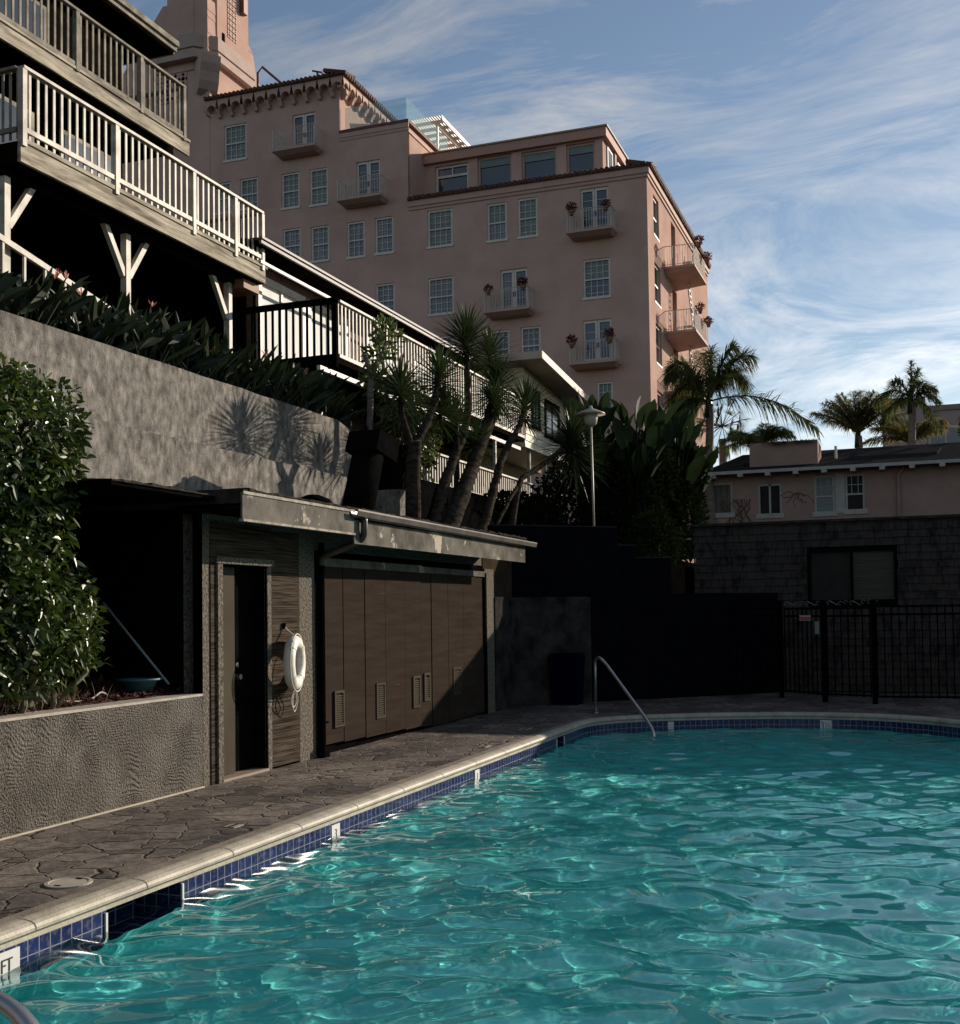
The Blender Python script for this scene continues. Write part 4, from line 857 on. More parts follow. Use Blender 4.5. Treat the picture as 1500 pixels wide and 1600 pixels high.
# cornices and tiles
def tiles(par, pts_a, pts_b, r=.10, sp=.26, overhang=.3):
    a = Vector(pts_a); b = Vector(pts_b); n_ = int((b-a).length/sp); d = (b-a).normalized(); out_ = Vector((d.y, -d.x, 0))
    mb = MB()
    for k in range(n_):
        p = a+d*(k+.5)*sp; q0 = p+out_*overhang; q1 = p-out_*1.0+Vector((0,0,.35+R.uniform(-.02,.02)))
        mb.tube([q0+Vector((0,0,R.uniform(-.015,.015))), q1], [r, r*.85], 6)
    c = [a+out_*(overhang-.06), b+out_*(overhang-.06), b-out_*1.0+Vector((0,0,.3)), a-out_*1.0+Vector((0,0,.3))]
    mb.hexa([v-Vector((0,0,.1)) for v in c]+[v for v in c])
    return mb.build('tile_roof', tilem, par)
def corniceY(par, x0, x1, z, Y, h=.34, o=.14):
    mb = MB(); mb.box(x0,x1+o,Y-o,Y-.001,z-h,z); mb.box(x0,x1+o*.5,Y-o*.5,Y-.001,z-h-.16,z-h); mb.build('cornice', pink_trim, par)
corniceY(hotel, -23.5, HX, 22.80, HY); tiles(hotel, (-23.5,HY,22.86), (HX+.3,HY,22.86))
l = MB(); l.box(HX+.001,HX+.14,HY,72,22.46,22.80); l.box(HX+.001,HX+.07,HY,72,22.30,22.46); l.build('cornice', pink_trim, hotel)
tiles(hotel, (HX,HY-.1,22.86), (HX,72,22.86))
corniceY(hotel, -27.44, -23.52, 26.95, HY, h=.25, o=.07)
l = MB(); l.box(-27.44,-23.44,HY-.1,HY+.3,26.95,27.10); l.box(-23.9,-23.44,HY+.3,60.5,26.95,27.08); l.build('parapet_cap', mk('red_cap', (.14,.055,.04), (.1,.04,.03), rough=.8), hotel)
l = MB(); l.box(-23.52,-23.46,HY,60.5,26.45,26.6); l.build('cornice', pink_trim, hotel)
# arched corbel table of the tall block
def corbels(par, p0, d, L_, z, n_, out_):
    mb = MB(); w = L_/n_; d = Vector(d); out_ = Vector(out_); p0 = Vector(p0); o = .42
    P = lambda u, v, k: p0+d*u+out_*k+Vector((0,0,z+v))
    mb_top = .0
    for k in range(n_):
        u0 = k*w; rr = w*.34; uc = u0+w*.5
        arc = [(uc-rr*math.cos(a), -.62+rr*math.sin(a)) for a in [math.pi*q/8 for q in range(9)]]
        tops = [(u0+w*q/8, -.02) for q in range(9)]
        for q in range(8):
            mb.quad(P(*arc[q],o), P(*arc[q+1],o), P(*tops[q+1],o), P(*tops[q],o)); mb.quad(P(*arc[q],0), P(*arc[q+1],0), P(*arc[q+1],o), P(*arc[q],o))
        for ua, ub in ((u0, uc-rr), (uc+rr, u0+w)):
            mb.quad(P(ua,-.80,o*.7),P(ub,-.80,o*.7),P(ub,-.62,o),P(ua,-.62,o))
            mb.quad(P(ua,-.80,o*.7),P(ua,-.80,0),P(ub,-.80,0),P(ub,-.80,o*.7))
        ua, ub = uc+rr, uc+rr+(w-2*rr)
        mb.hexa([P(ua+.04,-1.0,0),P(ub-.04,-1.0,0),P(ub-.04,-1.0,o*.45),P(ua+.04,-1.0,o*.45),P(ua+.02,-.78,0),P(ub-.02,-.78,0),P(ub-.02,-.78,o*.7),P(ua+.02,-.78,o*.7)])
        if k: mb.quad(P(u0,-.62,o),P(u0,-.8,o*.7),P(u0,-.8,0),P(u0,-.62,0))
    mb.quad(P(0,-.02,o),P(L_,-.02,o),P(L_,-.02,0),P(0,-.02,0)); return mb.build('corbel_cornice', pink_trim, par)
corbels(hotel, (-35.5,HY-.002,0), (1,0,0), 8.5, 29.95, 11, (0,-1,0))
corbels(hotel, (-27.43,HY-.4,0), (0,1,0), 12.4, 29.95, 16, (1,0,0))
tiles(hotel, (-35.5,HY-.3,29.98), (-26.8,HY-.3,29.98)); tiles(hotel, (-27.1,HY-.6,29.98), (-27.1,66,29.98))
l = MB(); l.quad((-27.44,HY,22),(-27.44,66,22),(-27.44,66,29.95),(-27.44,HY,29.95)); l.build('side_wall', pink, hotel)
# penthouse
PY = 56.2; PW = [(-22.91,-21.02,23.45,25.3),(-20.51,-18.6,23.45,25.42),(-18.07,-16.17,23.45,25.35),(-15.66,-14.15,23.45,25.37)]
l = MB(); wallY(l, PY, .3, -23.5, -13.75, 22.3, 25.45, PW); l.quad((-13.75,PY,22.3),(-13.75,PY,25.45),(-13.75,66,25.45),(-13.75,66,22.3)); l.build('penthouse', pink, hotel)
l = MB(); l.box(-23.5,-13.5,PY-.25,66,25.45,25.92); ob = l.build('penthouse_fascia', mk('pink_board', (.42,.25,.2), (.34,.2,.16), rough=.8, scale=2.5, stretch=(9,9,.4)), hotel)
l = MB(); l.box(-23.5,-13.42,PY-.33,66.1,25.92,26.0); l.build('penthouse_cap', mk('cap_tan', (.30,.22,.16), rough=.7), hotel)
for k, w in enumerate(PW):
    f = MB(); Yf = PY+.12
    f.box(w[0],w[0]+.12,Yf,Yf+.1,w[2],w[3]); f.box(w[1]-.12,w[1],Yf,Yf+.1,w[2],w[3]); f.box(w[0]+.12,w[1]-.12,Yf,Yf+.1,w[3]-.12,w[3])
    if k == 0: f.box(w[0]+.12,w[1]-.12,Yf,Yf+.1,w[3]-.62,w[3]-.5); f.box(-21.99,-21.93,Yf,Yf+.1,w[3]-.5,w[3]-.12)
    ww = f.build('window', pink_trim if k else hframe, hotel)
    p = MB(); p.quad((w[0],Yf+.09,w[2]),(w[1],Yf+.09,w[2]),(w[1],Yf+.09,w[3]),(w[0],Yf+.09,w[3])); p.build('pane', glass_a, ww)
    if k: p = MB(); p.box(w[0]+.13,w[1]-.13,Yf+.03,Yf+.06,w[3]-.5,w[3]-.13); p.build('blind', blindm, ww)
for y0, y1 in ((57.0,58.1),(59.2,60.3),(61.4,63.0)):
    f = MB(); f.box(-13.75,-13.68,y0,y1,23.3,25.3); ww = f.build('window', hframe, hotel)
    p = MB(); p.box(-13.68,-13.67,y0+.12,y1-.12,23.4,25.2); p.build('pane', glass_a, ww)
l = MB(); l.box(-13.75,-13.6,58.3,58.6,22.4,25.45); l.box(-13.75,-13.6,60.6,60.9,22.4,25.45); l.build('pilaster', pink_trim, hotel)
# side windows, doors, balconies, ladder
for k, (y0,y1,z0,z1) in enumerate(SIDEW):
    f = MB(); X0 = HX-.10
    f.box(X0-.08,X0,y0,y0+.1,z0,z1); f.box(X0-.08,X0,y1-.1,y1,z0,z1); f.box(X0-.08,X0,y0+.1,y1-.1,z1-.1,z1); f.box(X0-.08,X0+.12,y0-.03,y1+.03,z0,z0+.1); f.box(X0-.08,X0,y0+.1,y1-.1,(z0+z1)/2-.04,(z0+z1)/2+.04)
    w = f.build('window', hframe, hotel); p = MB(); p.quad((X0-.07,y0,z0),(X0-.07,y1,z0),(X0-.07,y1,z1),(X0-.07,y0,z1)); p.build('pane', glass_a, w)
for (y0,y1,z0,z1) in SIDED:
    f = MB(); f.box(HX-.28,HX-.22,y0,y1,z0,z1); f.build('side_door', reddoor, hotel)
for zb in (19.0, 15.68, 12.6):
    y0, y1, xo = 57.9, 61.6, HX+1.55
    b = MB(); b.hexa([(HX+.001,y0+.2,zb-.34),(xo-.2,y0+.2,zb-.20),(xo-.2,y1-.2,zb-.20),(HX+.001,y1-.2,zb-.34),(HX+.001,y0,zb-.13),(xo,y0,zb-.13),(xo,y1,zb-.13),(HX+.001,y1,zb-.13)]); b.box(HX+.001,xo+.02,y0-.02,y1+.02,zb-.12,zb)
    bo_ = b.build('balcony', pink_trim, hotel)
    r = MB(); h = 1.05
    for z_, rr in ((zb+h,.022),(zb+.1,.014)): r.tube([(HX,y0+.05,z_),(xo-.05,y0+.05,z_),(xo-.05,y1-.05,z_),(HX,y1-.05,z_)], rr, 5)
    for k in range(12): x = HX+.05+k*.13; r.box(x-.011,x+.011,y0+.04,y0+.06,zb,zb+h); r.box(x-.011,x+.011,y1-.06,y1-.04,zb,zb+h)
    for k in range(27): y = y0+.05+k*.138; r.box(xo-.06,xo-.04,y-.011,y+.011,zb,zb+h)
    r.build('railing', ironw, bo_)
    c = MB(); cy = y0+1.0
    for dx, dy in ((0,0),(.4,0),(0,.4),(.4,.4)): c.box(xo-.75+dx,xo-.72+dx,cy+dy,cy+dy+.03,zb+.001,zb+(.85 if dy else .45))
    c.box(xo-.76,xo-.31,cy-.01,cy+.44,zb+.42,zb+.45); c.build('balcony_chair', ironw, bo_)
for z0, z1 in ((15.7,18.9),(12.6,15.5)):
    ld_ = MB(); 
    for y in (60.4,60.95): ld_.beam((HX+1.05,y,z0),(HX+.75,y,z1), .07)
    for k in range(10): q = (k+.5)/10; z = z0+(z1-z0)*q; ld_.beam((HX+1.05-.3*q,60.4,z),(HX+1.05-.3*q,60.95,z), .055)
    ld_.build('ladder', ironw, hotel)
# tower
l = MB(); TX = -35.45
l.box(-41.5,TX,HY-.02,59.7,4,32.2)
sh = [(59.7,32.2),(59.6,33.2),(59.0,34.0),(58.75,34.9),(58.2,35.3),(58.05,36.0)]
for (ya,za),(yb,zb_) in zip(sh, sh[1:]):
    fa, fb_ = (za-32.2)/3.8, (zb_-32.2)/3.8
    l.hexa([(-41.5+fa*3,HY-.02,za),(TX-.1*(za>32.3),HY-.02,za),(TX-.1*(za>32.3),ya,za),(-41.5+fa*3,ya,za),(-41.5+fb_*3,HY-.02,zb_),(TX-.12,HY-.02,zb_),(TX-.12,yb,zb_),(-41.5+fb_*3,yb,zb_)])
l.build('tower_base', pink, hotel)
l = MB(); oc = [(-38.15,53.9),(-36.45,53.9),(-35.5,54.86),(-35.5,58.15),(-36.5,59.0),(-38.15,59.0)]
l.prism(oc, 32.0, 41.0); l.build('tower_shaft', pink, hotel)
l = MB()
for d_, z0, z1 in ((.12,33.9,34.05),(.32,33.15,33.9),(.22,32.9,33.15),(.5,32.45,32.9)):
    l.prism([(p[0]+(d_ if p[0] > -37.5 else -d_)*.8, p[1]+(-d_ if p[1] < 57 else d_)) for p in oc], z0, z1)
l.build('tower_moulding', tower_trim, hotel)
l = MB()
pr = [(0,32.44),(1.25,32.44),(1.20,32.0),(.98,31.6),(.88,31.1),(.66,30.7),(.35,30.5),(0,30.7)]
for s_ in (0,):
    c = Vector((TX-.15, HY+.0)); dd = Vector((.62,-.5)).normalized(); nn = Vector((-dd.y, dd.x))*.55; i = len(l.v)
    for sg in (-1, 1): l.v += [(c.x+dd.x*(a-.55)+nn.x*sg, c.y+dd.y*(a-.55)+nn.y*sg, z) for a, z in pr]
    n_ = len(pr); l.f.append(tuple(i+k for k in range(n_))); l.f.append(tuple(i+n_+k for k in range(n_))[::-1])
    for k in range(n_): j = (k+1) % n_; l.f.append((i+k, i+j, i+n_+j, i+n_+k))
l.build('corbel', tower_trim, hotel)
def lattice(par, P, w, h, n_):
    bk = MB(); bk.quad(P(0,0,.004),P(w,0,.004),P(w,h,.004),P(0,h,.004)); g_ = bk.build('lattice_opening', black, par)
    mb = MB(); s = w/n_; 
    rows_ = int(h/s)
    for i in range(n_):
        for j in range(rows_):
            for (a, b, c, d) in (((0,0),(1,1),(1,.72),(.28,0)), ((0,0),(1,1),(.72,1),(0,.28)), ((1,0),(0,1),(0,.72),(.72,0)), ((1,0),(0,1),(.28,1),(1,.28))):
                mb.quad(*[P((i+q[0])*s,(j+q[1])*s,.03) for q in (a,b,c,d)])
    mb.build('lattice', pink_trim, g_)
lattice(hotel, lambda u, v, k: (-38.9+u, HY-.02-k, 30.35+v), 2.0, 2.6, 4)
lattice(hotel, lambda u, v, k: (-35.5+k, 55.9+u, 34.6+v), .95, 2.9, 3)
l = MB(); l.box(-35.499,-35.47,55.35,55.6,33.95,34.6); l.build('slot_opening', black, hotel)
l = MB(); l.box(-35.49,-35.2,57.2,57.6,36.6,37.5); l.build('tower_bracket', reddoor, hotel)
# roof ironwork
l = MB(); l.tube([(-33.6,56,30.0),(-33.6,56,32.2),(-33.3,56,32.5),(-31.6,56,30.9)], .07, 6); l.tube([(-33.2,56.2,30),(-33.2,56.2,31.4)], .16, 6); l.tube([(-32.3,56,30.8),(-30.0,56,31.2)], .05, 6); l.tube([(-31.6,56,30.4),(-31.6,56,31.4)], .07, 6); l.build('roof_pipework', tilem, hotel)
l = MB(); l.tube([(-28.9,54.3,30.3),(-28.9,54.3,30.7)], .06, 6); l.tube([(-29.2,54.3,30.8),(-28.6,54.3,30.6)], .05, 6); l.build('roof_pipework', tilem, hotel)
# terrace glass and pergola
gl = bpy.data.materials.new('balustrade_glass'); gl.use_nodes = True; gt = gl.node_tree; gb_ = gt.nodes['Principled BSDF']
tb_ = N(gt, 'ShaderNodeBsdfTransparent'); tb_.inputs[0].default_value = (.86,.93,.94,1); mxs = N(gt, 'ShaderNodeMixShader'); mxs.inputs[0].default_value = .14
gb_.inputs['Base Color'].default_value = (.45,.6,.62,1); gb_.inputs['Roughness'].default_value = .05
go = [n for n in gt.nodes if n.type == 'OUTPUT_MATERIAL'][0]; L(gt, tb_.outputs[0], mxs.inputs[1]); L(gt, gb_.outputs[0], mxs.inputs[2]); L(gt, mxs.outputs[0], go.inputs[0])
l = MB(); l.box(-27.3,-23.75,54.35,54.37,27.1,28.45); l.box(-23.75,-23.73,54.35,60.2,27.1,28.45); l.build('glass_balustrade', gl, hotel)
t = pg = thing('pergola', (-24.2, 61, 27), 'white slatted pergola on the pink hotel roof terrace', 'pergola')
l = MB()
for k in range(15): x = -26.35+k*.155; l.beam((x,60.3,29.97),(x,68.0,29.97), .07, .06)
l.build('slats', whitep, pg)
l = MB()
for k in range(9): y = 60.75+k*.85; l.box(-26.35,-24.15,y,y+.05,29.74,29.935)
l.box(-24.62,-24.5,60.5,67.9,29.5,29.735); l.box(-24.2,-24.12,60.4,67.9,29.74,29.93); l.build('beams', whitep, pg)
l = MB(); l.box(-24.62,-24.5,60.6,60.72,26.0,29.5); l.build('post', whitep, pg)
l = MB(); l.box(-24.62,-24.5,66.9,67.02,26.0,29.5); l.build('post', whitep, pg)

# flower pots on the hotel balconies
def pot(loc, label, s=1.0):
    s *= .8; t = thing('flower_pot', loc, label, 'flower pot', 'flower pots on the hotel balcony rails')
    x, y, z = loc; l = MB(); l.lathe((x,y,z), [(.12*s,0),(.17*s,.26*s),(.20*s,.27*s),(.20*s,.33*s),(.17*s,.33*s)], 12); l.build('pot', potm, t)
    l = MB(); l.tube([(x+.19*s*math.cos(a),y+.19*s*math.sin(a),z+.22*s) for a in [q*.63 for q in range(11)]], .012, 4, caps=False); l.build('holder', ironw, t)
    l = MB(); cloud(l, [(x,y,z+.5*s,.3*s,.3*s,.24*s)], 130, .16*s, .08*s, up=.4, shell=.1); l.build('plant', redflower, t); return t
pot((-14.55,52.98,20.55), 'flower pot left of the french door on the topmost right balcony'); pot((-12.85,52.98,20.55), 'flower pot right of the french door on the topmost right balcony',.85)
pot((-18.85,52.98,17.15), 'flower pot on the left end of the middle balcony', .85); pot((-17.05,52.98,17.2), 'flower pot on the right half of the middle balcony')
pot((-14.65,52.98,14.15), 'flower pot left of the french door on the lowest right balcony'); pot((-12.80,52.98,14.2), 'flower pot right of the french door on the lowest right balcony', 1.1)
pot((-9.40,58.6,20.0), 'nearer flower pot on the upper sunlit side balcony'); t = pot((-9.30,60.6,19.75), 'farther flower pot on the upper sunlit side balcony')
pot((-9.40,58.6,16.6), 'nearer flower pot on the lower sunlit side balcony',.9); pot((-9.30,60.6,16.35), 'farther flower pot on the lower sunlit side balcony',.9)

# ------------------------------------------------------------------ balcony apartment building (left)
def railing(par, a, b, z0, z1, mat, sp=.135, bw=.020, out_=(1,0), posts=(), pmat=None, drop=.0, bot=.14):
    a = Vector(a); b = Vector(b); d = (b-a).normalized(); L0 = (b-a).length; mb = MB(); n_ = int(L0/sp)
    o = Vector(out_)
    for k in range(n_+1):
        p = a+d*(L0*k/n_); zl = z0-drop
        bd = bw*.45; q0 = p-d*bw-o*bd; q1 = p+d*bw-o*bd; q2 = p+d*bw+o*bd; q3 = p-d*bw+o*bd
        mb.prism([q0,q1,q2,q3] if (q1-q0).cross(q2-q1) > 0 else [q3,q2,q1,q0], zl, z1-.05)
    q = a-o*.0; mb.beam((a.x,a.y,z1-.03),(b.x,b.y,z1-.03), .12, .045); mb.beam((a.x+o.x*.022,a.y+o.y*.022,z0+bot),(b.x+o.x*.022,b.y+o.y*.022,z0+bot), .035, .075)
    r = mb.build('railing', mat, par)
    for s_ in posts:
        p = a+d*s_; pm = MB(); pm.box(p.x-.045, p.x+.055, p.y-.045, p.y+.045, z0-.12, z1-.06); pm.build('post', mat, r)
    return r
t = apt = thing('balcony_building', (-14, 13, 4.7), 'dark building with two stacked cream balconies on the left', 'building')
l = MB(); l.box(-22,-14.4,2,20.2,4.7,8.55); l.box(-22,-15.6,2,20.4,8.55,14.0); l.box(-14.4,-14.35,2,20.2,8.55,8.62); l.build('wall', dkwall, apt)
l = MB(); l.box(-14.4,-12.06,13.45,20.2,8.56,8.64); l.box(-14.4,-12.3,13.5,20.1,8.30,8.555); l.build('balcony_floor', soff, apt)
l = MB(); l.box(-12.06,-12.0,13.35,20.25,8.30,8.60); l.box(-12.05,-11.975,13.35,20.3,8.60,8.665); l.build('balcony_fascia', fascc, apt)
for y0, y1 in ((20.22,20.28),(13.35,13.40)):
    l = MB(); l.box(-14.4,-12.062,y0,y1,8.30,8.61); l.build('balcony_fascia', soff, apt)
railing(apt, (-12.02,13.38), (-12.02,20.15), 8.66, 9.75, cream, posts=(0.02,2.15,4.35,5.75,6.75), bw=.024, sp=.170)
railing(apt, (-14.3,13.40), (-12.1,13.40), 8.66, 9.75, greyd, out_=(0,-1)); railing(apt, (-14.3,20.15), (-12.1,20.15), 8.66, 9.75, greyd, out_=(0,1))
l = MB(); l.box(-15.6,-14.06,8,20.45,11.55,11.66); l.box(-15.6,-14.3,8,20.4,11.36,11.55); l.build('balcony_floor', soff, apt)
l = MB(); l.box(-14.06,-14.0,8,20.55,11.34,11.62); l.box(-14.05,-13.97,8,20.55,11.62,11.67); l.build('balcony_fascia', fascc, apt)
railing(apt, (-14.02,8.0), (-14.02,20.4), 11.72, 12.78, greyd, posts=(0.2,2.4,4.6,6.8,9.0,10.9,12.35), bw=.024, sp=.172, bot=.0)
railing(apt, (-15.5,20.4), (-14.1,20.4), 11.72, 12.78, greyd, out_=(0,1))
l = MB()
for k in range(60): y = 8.1+k*.2; l.box(-14.05,-13.99,y,y+.08,11.66,11.73)
l.build('joist_ends', soff, apt)
l = MB(); l.box(-23,-15.02,2,21.45,14.15,14.42); l.build('roof', soff, apt)
l = MB(); l.box(-15.02,-14.96,2,21.5,14.2,14.30); l.box(-15.02,-14.90,2,21.5,14.30,14.42); l.box(-23,-15.03,21.45,21.5,14.15,14.42); l.build('eave_fascia', greyd, apt)
for y in (13.5, 16.35, 19.55):
    l = MB(); l.box(-12.5,-12.38,y-.06,y+.06,4.6,8.30); p_ = l.build('post', cream, apt)
    l = MB()
    if y > 14: l.beam((-12.44,y-.06,7.45),(-12.44,y-.62,8.28), .09, .10)
    if y < 19: l.beam((-12.44,y+.06,7.45),(-12.44,y+.62,8.28), .09, .10)
    l.build('brace', cream, p_)
for (yy, zz_) in ((19.75,8.10),):
    l = MB(); l.box(-12.75,-12.15,yy-.08,yy+.5,8.10,8.28); l.build('beam_end', mk('red_brown_beam', (.25,.13,.08), (.2,.1,.06), rough=.7), apt)
l = MB(); l.box(-12.52,-12.36,13.4,19.7,8.18,8.298); l.build('beam', soff, apt)
for (y0,y1,z0,z1,lit) in ((14.6,16.3,9.0,10.6,0),(17.0,18.6,9.0,10.6,0),(16.0,18.0,11.9,13.6,0),(17.1,18.1,5.9,6.7,1)):
    X0 = -14.4 if z0 < 11 else -15.6
    f = MB(); f.box(X0+.001,X0+.05,y0,y1,z0,z1); w = f.build('window', greyd, apt); p = MB(); p.box(X0+.05,X0+.06,y0+.08,y1-.08,z0+.08,z1-.08); p.build('pane', blindm if lit else glass_a, w)
# entry stair rail under the balcony
t = thing('stair_railing', (-11.3, 12.8, 4.8), 'cream sloping handrail behind the flower bed at far left', 'railing')
l = MB(); a = Vector((-12.3,12.6,6.95+.35)); b = Vector((-12.3,16.6,6.55)); 
l.beam(a, b, .06, .09)
for k in range(9):
    p = a+(b-a)*(k+.6)/9; l.box(p.x-.02,p.x+.02,p.y-.02,p.y+.02,p.z-1.3,p.z-.03)
l.build('rail', cream, t)

# ------------------------------------------------------------------ lower long building with the walkway railing
t = lowb = thing('walkway_building', (-12.6, 26, 4.3), 'long two storey building with a cream slatted walkway railing', 'building')
LX = -10.5
l = MB(); l.box(-18,-12.62,20.7,33.5,4.3,6.5); l.box(-18,-12.60,20.9,41,6.7,9.0); l.build('wall', shingb, lowb)
l = MB(); l.box(-12.6,LX-.04,20.45,32.5,6.62,6.72); l.box(-12.6,LX-.3,20.6,32.4,6.45,6.62); l.build('walkway_floor', soff, lowb)
l = MB(); l.box(LX-.05,LX+.01,20.43,32.5,6.60,6.74); l.build('walkway_fascia', soff, lowb)
l = MB(); l.box(-12.75,LX+.01,20.36,20.44,6.50,6.76); l.box(-12.8,LX+.03,20.36,20.44,7.78,7.90); 
for k in range(15): x = -12.72+k*.158; l.box(x-.02,x+.02,20.38,20.42,6.7,7.8)
l.box(LX-.07,LX+.03,20.36,20.46,6.5,7.9); l.build('shaded_end_railing', black, lowb)  # end rail coloured black for its shade, the long rail is cream
railing(lowb, (LX,20.5), (LX,32.45), 6.70, 7.88, cream, sp=.165, bw=.025, bot=.05)
railing(lowb, (-12.4,32.45), (LX,32.45), 6.70, 7.88, cream, sp=.125, bw=.019, out_=(0,1))
l = MB(); l.box(-18,-11.9,19.9,41,8.98,9.055); l.build('soffit', soff, lowb)
l = MB(); l.hexa([(-18,19.8,9.06),(-11.86,19.8,9.06),(-11.86,41,9.06),(-18,41,9.06),(-18,19.8,9.7),(-11.86,19.8,9.10),(-11.86,41,9.10),(-18,41,9.7)]); l.build('roof', mk('grey_roof', (.04,.036,.033), (.025,.023,.021), rough=.8, scale=4, stretch=(1,.3,1)), lowb)
l = MB(); l.box(-11.88,-11.82,19.8,41,8.99,9.05); l.box(-11.86,-11.80,19.8,41,9.08,9.13); l.build('eave_trim', mk('eave_trim_paint', (.11,.098,.085), (.07,.063,.055), rough=.6), lowb)
l = MB(); l.box(-12.0,-11.95,20.0,41,8.66,8.72); l.build('eave_beam', whitep, lowb)
for (y0,y1) in ((21.0,22.75),(23.15,24.9),(26.2,28.0),(29.2,31.0)):
    f = MB(); X0 = -12.6; f.box(X0+.001,X0+.07,y0-.14,y0,6.73,8.75); f.box(X0+.001,X0+.07,y1,y1+.14,6.73,8.75); f.box(X0+.001,X0+.07,y0,y1,8.6,8.75); f.box(X0+.001,X0+.05,(y0+y1)/2-.04,(y0+y1)/2+.04,6.73,8.6)
    w = f.build('window', whitep, lowb)
    p = MB(); p.box(X0+.001,X0+.02,y0,(y0+y1)/2-.04,6.73,8.6); p.box(X0+.001,X0+.02,(y0+y1)/2+.04,y1,6.73,8.6); p.build('curtain', curtw, w)
f = MB(); f.box(-12.74,-12.6,20.5,20.9,4.6,9); f.build('corner_post', dkwall, lowb)
f = MB(); f.box(-18,-12.75,20.6,20.69,4.3,9); f.build('end_shade_panel', dkwall, lowb)  # near-black sheet added over the shingled end to paint its shade
l = MB(); l.box(-12.95,-12.61,20.62,20.69,7.0,8.6); l.build('white_panel', curtw, lowb)
for y in (19.94, 24.7, 27.3, 30.2):
    l = MB(); l.box(LX-.18,LX-.10,y,y+.08,4.2,6.45); l.build('post', cream, lowb)
l = MB(); l.box(LX-.16,LX-.08,19.9,32.4,6.36,6.45); l.build('lower_beam', whitep, lowb)
railing(lowb, (LX-.1,24.75), (LX-.1,33.4), 4.55, 5.47, cream, sp=.165, bw=.025)
l = MB(); l.box(-12.6,LX-.05,24.5,33.4,4.38,4.52); l.build('lower_walkway', soff, lowb)
for y0 in (25.4, 27.9, 30.6): 
    f = MB(); f.box(-12.615,-12.56,y0,y0+1.5,4.9,6.1); w = f.build('window', greyd, lowb); p = MB(); p.box(-12.56,-12.55,y0+.1,y0+1.4,5.0,6.0); p.build('pane', glass_a, w)

# cream house end with lap siding
t = ch_ = thing('cream_house', (-10.8, 34.5, 4.3), 'cream lap sided house end with a sloping roof beyond the walkway', 'building')
l = MB(); CXX = -10.55
l.hexa([(-16,32.7,6.5),(CXX,32.7,6.5),(CXX,38.3,6.5),(-16,38.3,6.5),(-16,32.7,8.9),(CXX,32.7,8.9),(CXX,38.3,8.6),(-16,38.3,8.6)]); l.build('wall', creamsid, ch_)
l = MB(); z = 6.5
while z < 8.7:
    l.hexa([(CXX+.001,32.7,z),(CXX+.03,32.7,z),(CXX+.03,38.3,z),(CXX+.001,38.3,z),(CXX+.001,32.7,z+.205),(CXX+.008,32.7,z+.205),(CXX+.008,38.3,z+.205),(CXX+.001,38.3,z+.205)]); z += .21
l.build('siding', creamsid, ch_)
for y0, y1, z0, z1 in ((33.35,34.15,7.25,8.3),(34.7,36.3,7.15,8.2)):
    f = MB(); f.box(CXX+.02,CXX+.07,y0,y0+.09,z0,z1); f.box(CXX+.02,CXX+.07,y1-.09,y1,z0,z1); f.box(CXX+.02,CXX+.07,y0,y1,z1,z1+.09); f.box(CXX+.02,CXX+.09,y0-.05,y1+.05,z0-.08,z0); f.box(CXX+.02,CXX+.05,(y0+y1)/2-.03,(y0+y1)/2+.03,z0,z1)
    w = f.build('window', dkwall, ch_); p = MB(); p.box(CXX+.021,CXX+.035,y0+.09,y1-.09,z0,z1); p.build('pane', glass_a, w)
l = MB(); l.hexa([(-17,31.9,8.98),(-9.75,31.9,8.98),(-9.75,39.2,8.35),(-17,39.2,8.35),(-17,31.9,9.12),(-9.75,31.9,9.12),(-9.75,39.2,8.49),(-17,39.2,8.49)]); l.build('roof', mk('tan_soffit', (.28,.24,.19), (.22,.19,.15), rough=.8), ch_)
l = MB(); l.hexa([(-9.75,31.88,8.93),(-9.70,31.88,8.93),(-9.70,39.22,8.30),(-9.75,39.22,8.30),(-9.75,31.88,9.15),(-9.70,31.88,9.15),(-9.70,39.22,8.52),(-9.75,39.22,8.52)]); l.box(-17,-9.7,31.84,31.90,8.93,9.15); l.build('rake_board', mk('rake_paint', (.42,.36,.29), (.36,.3,.24), rough=.6), ch_)
for y in (33.5,35.2,36.9): l = MB(); l.box(CXX-.2,CXX-.1,y,y+.1,4.3,6.5); l.build('post', cream, ch_)
l = MB(); l.box(-16,-12.2,32.7,38.3,4.3,6.5); l.build('lower_wall', mk('dim_cream', (.38,.33,.26), (.3,.26,.2), rough=.8), ch_)

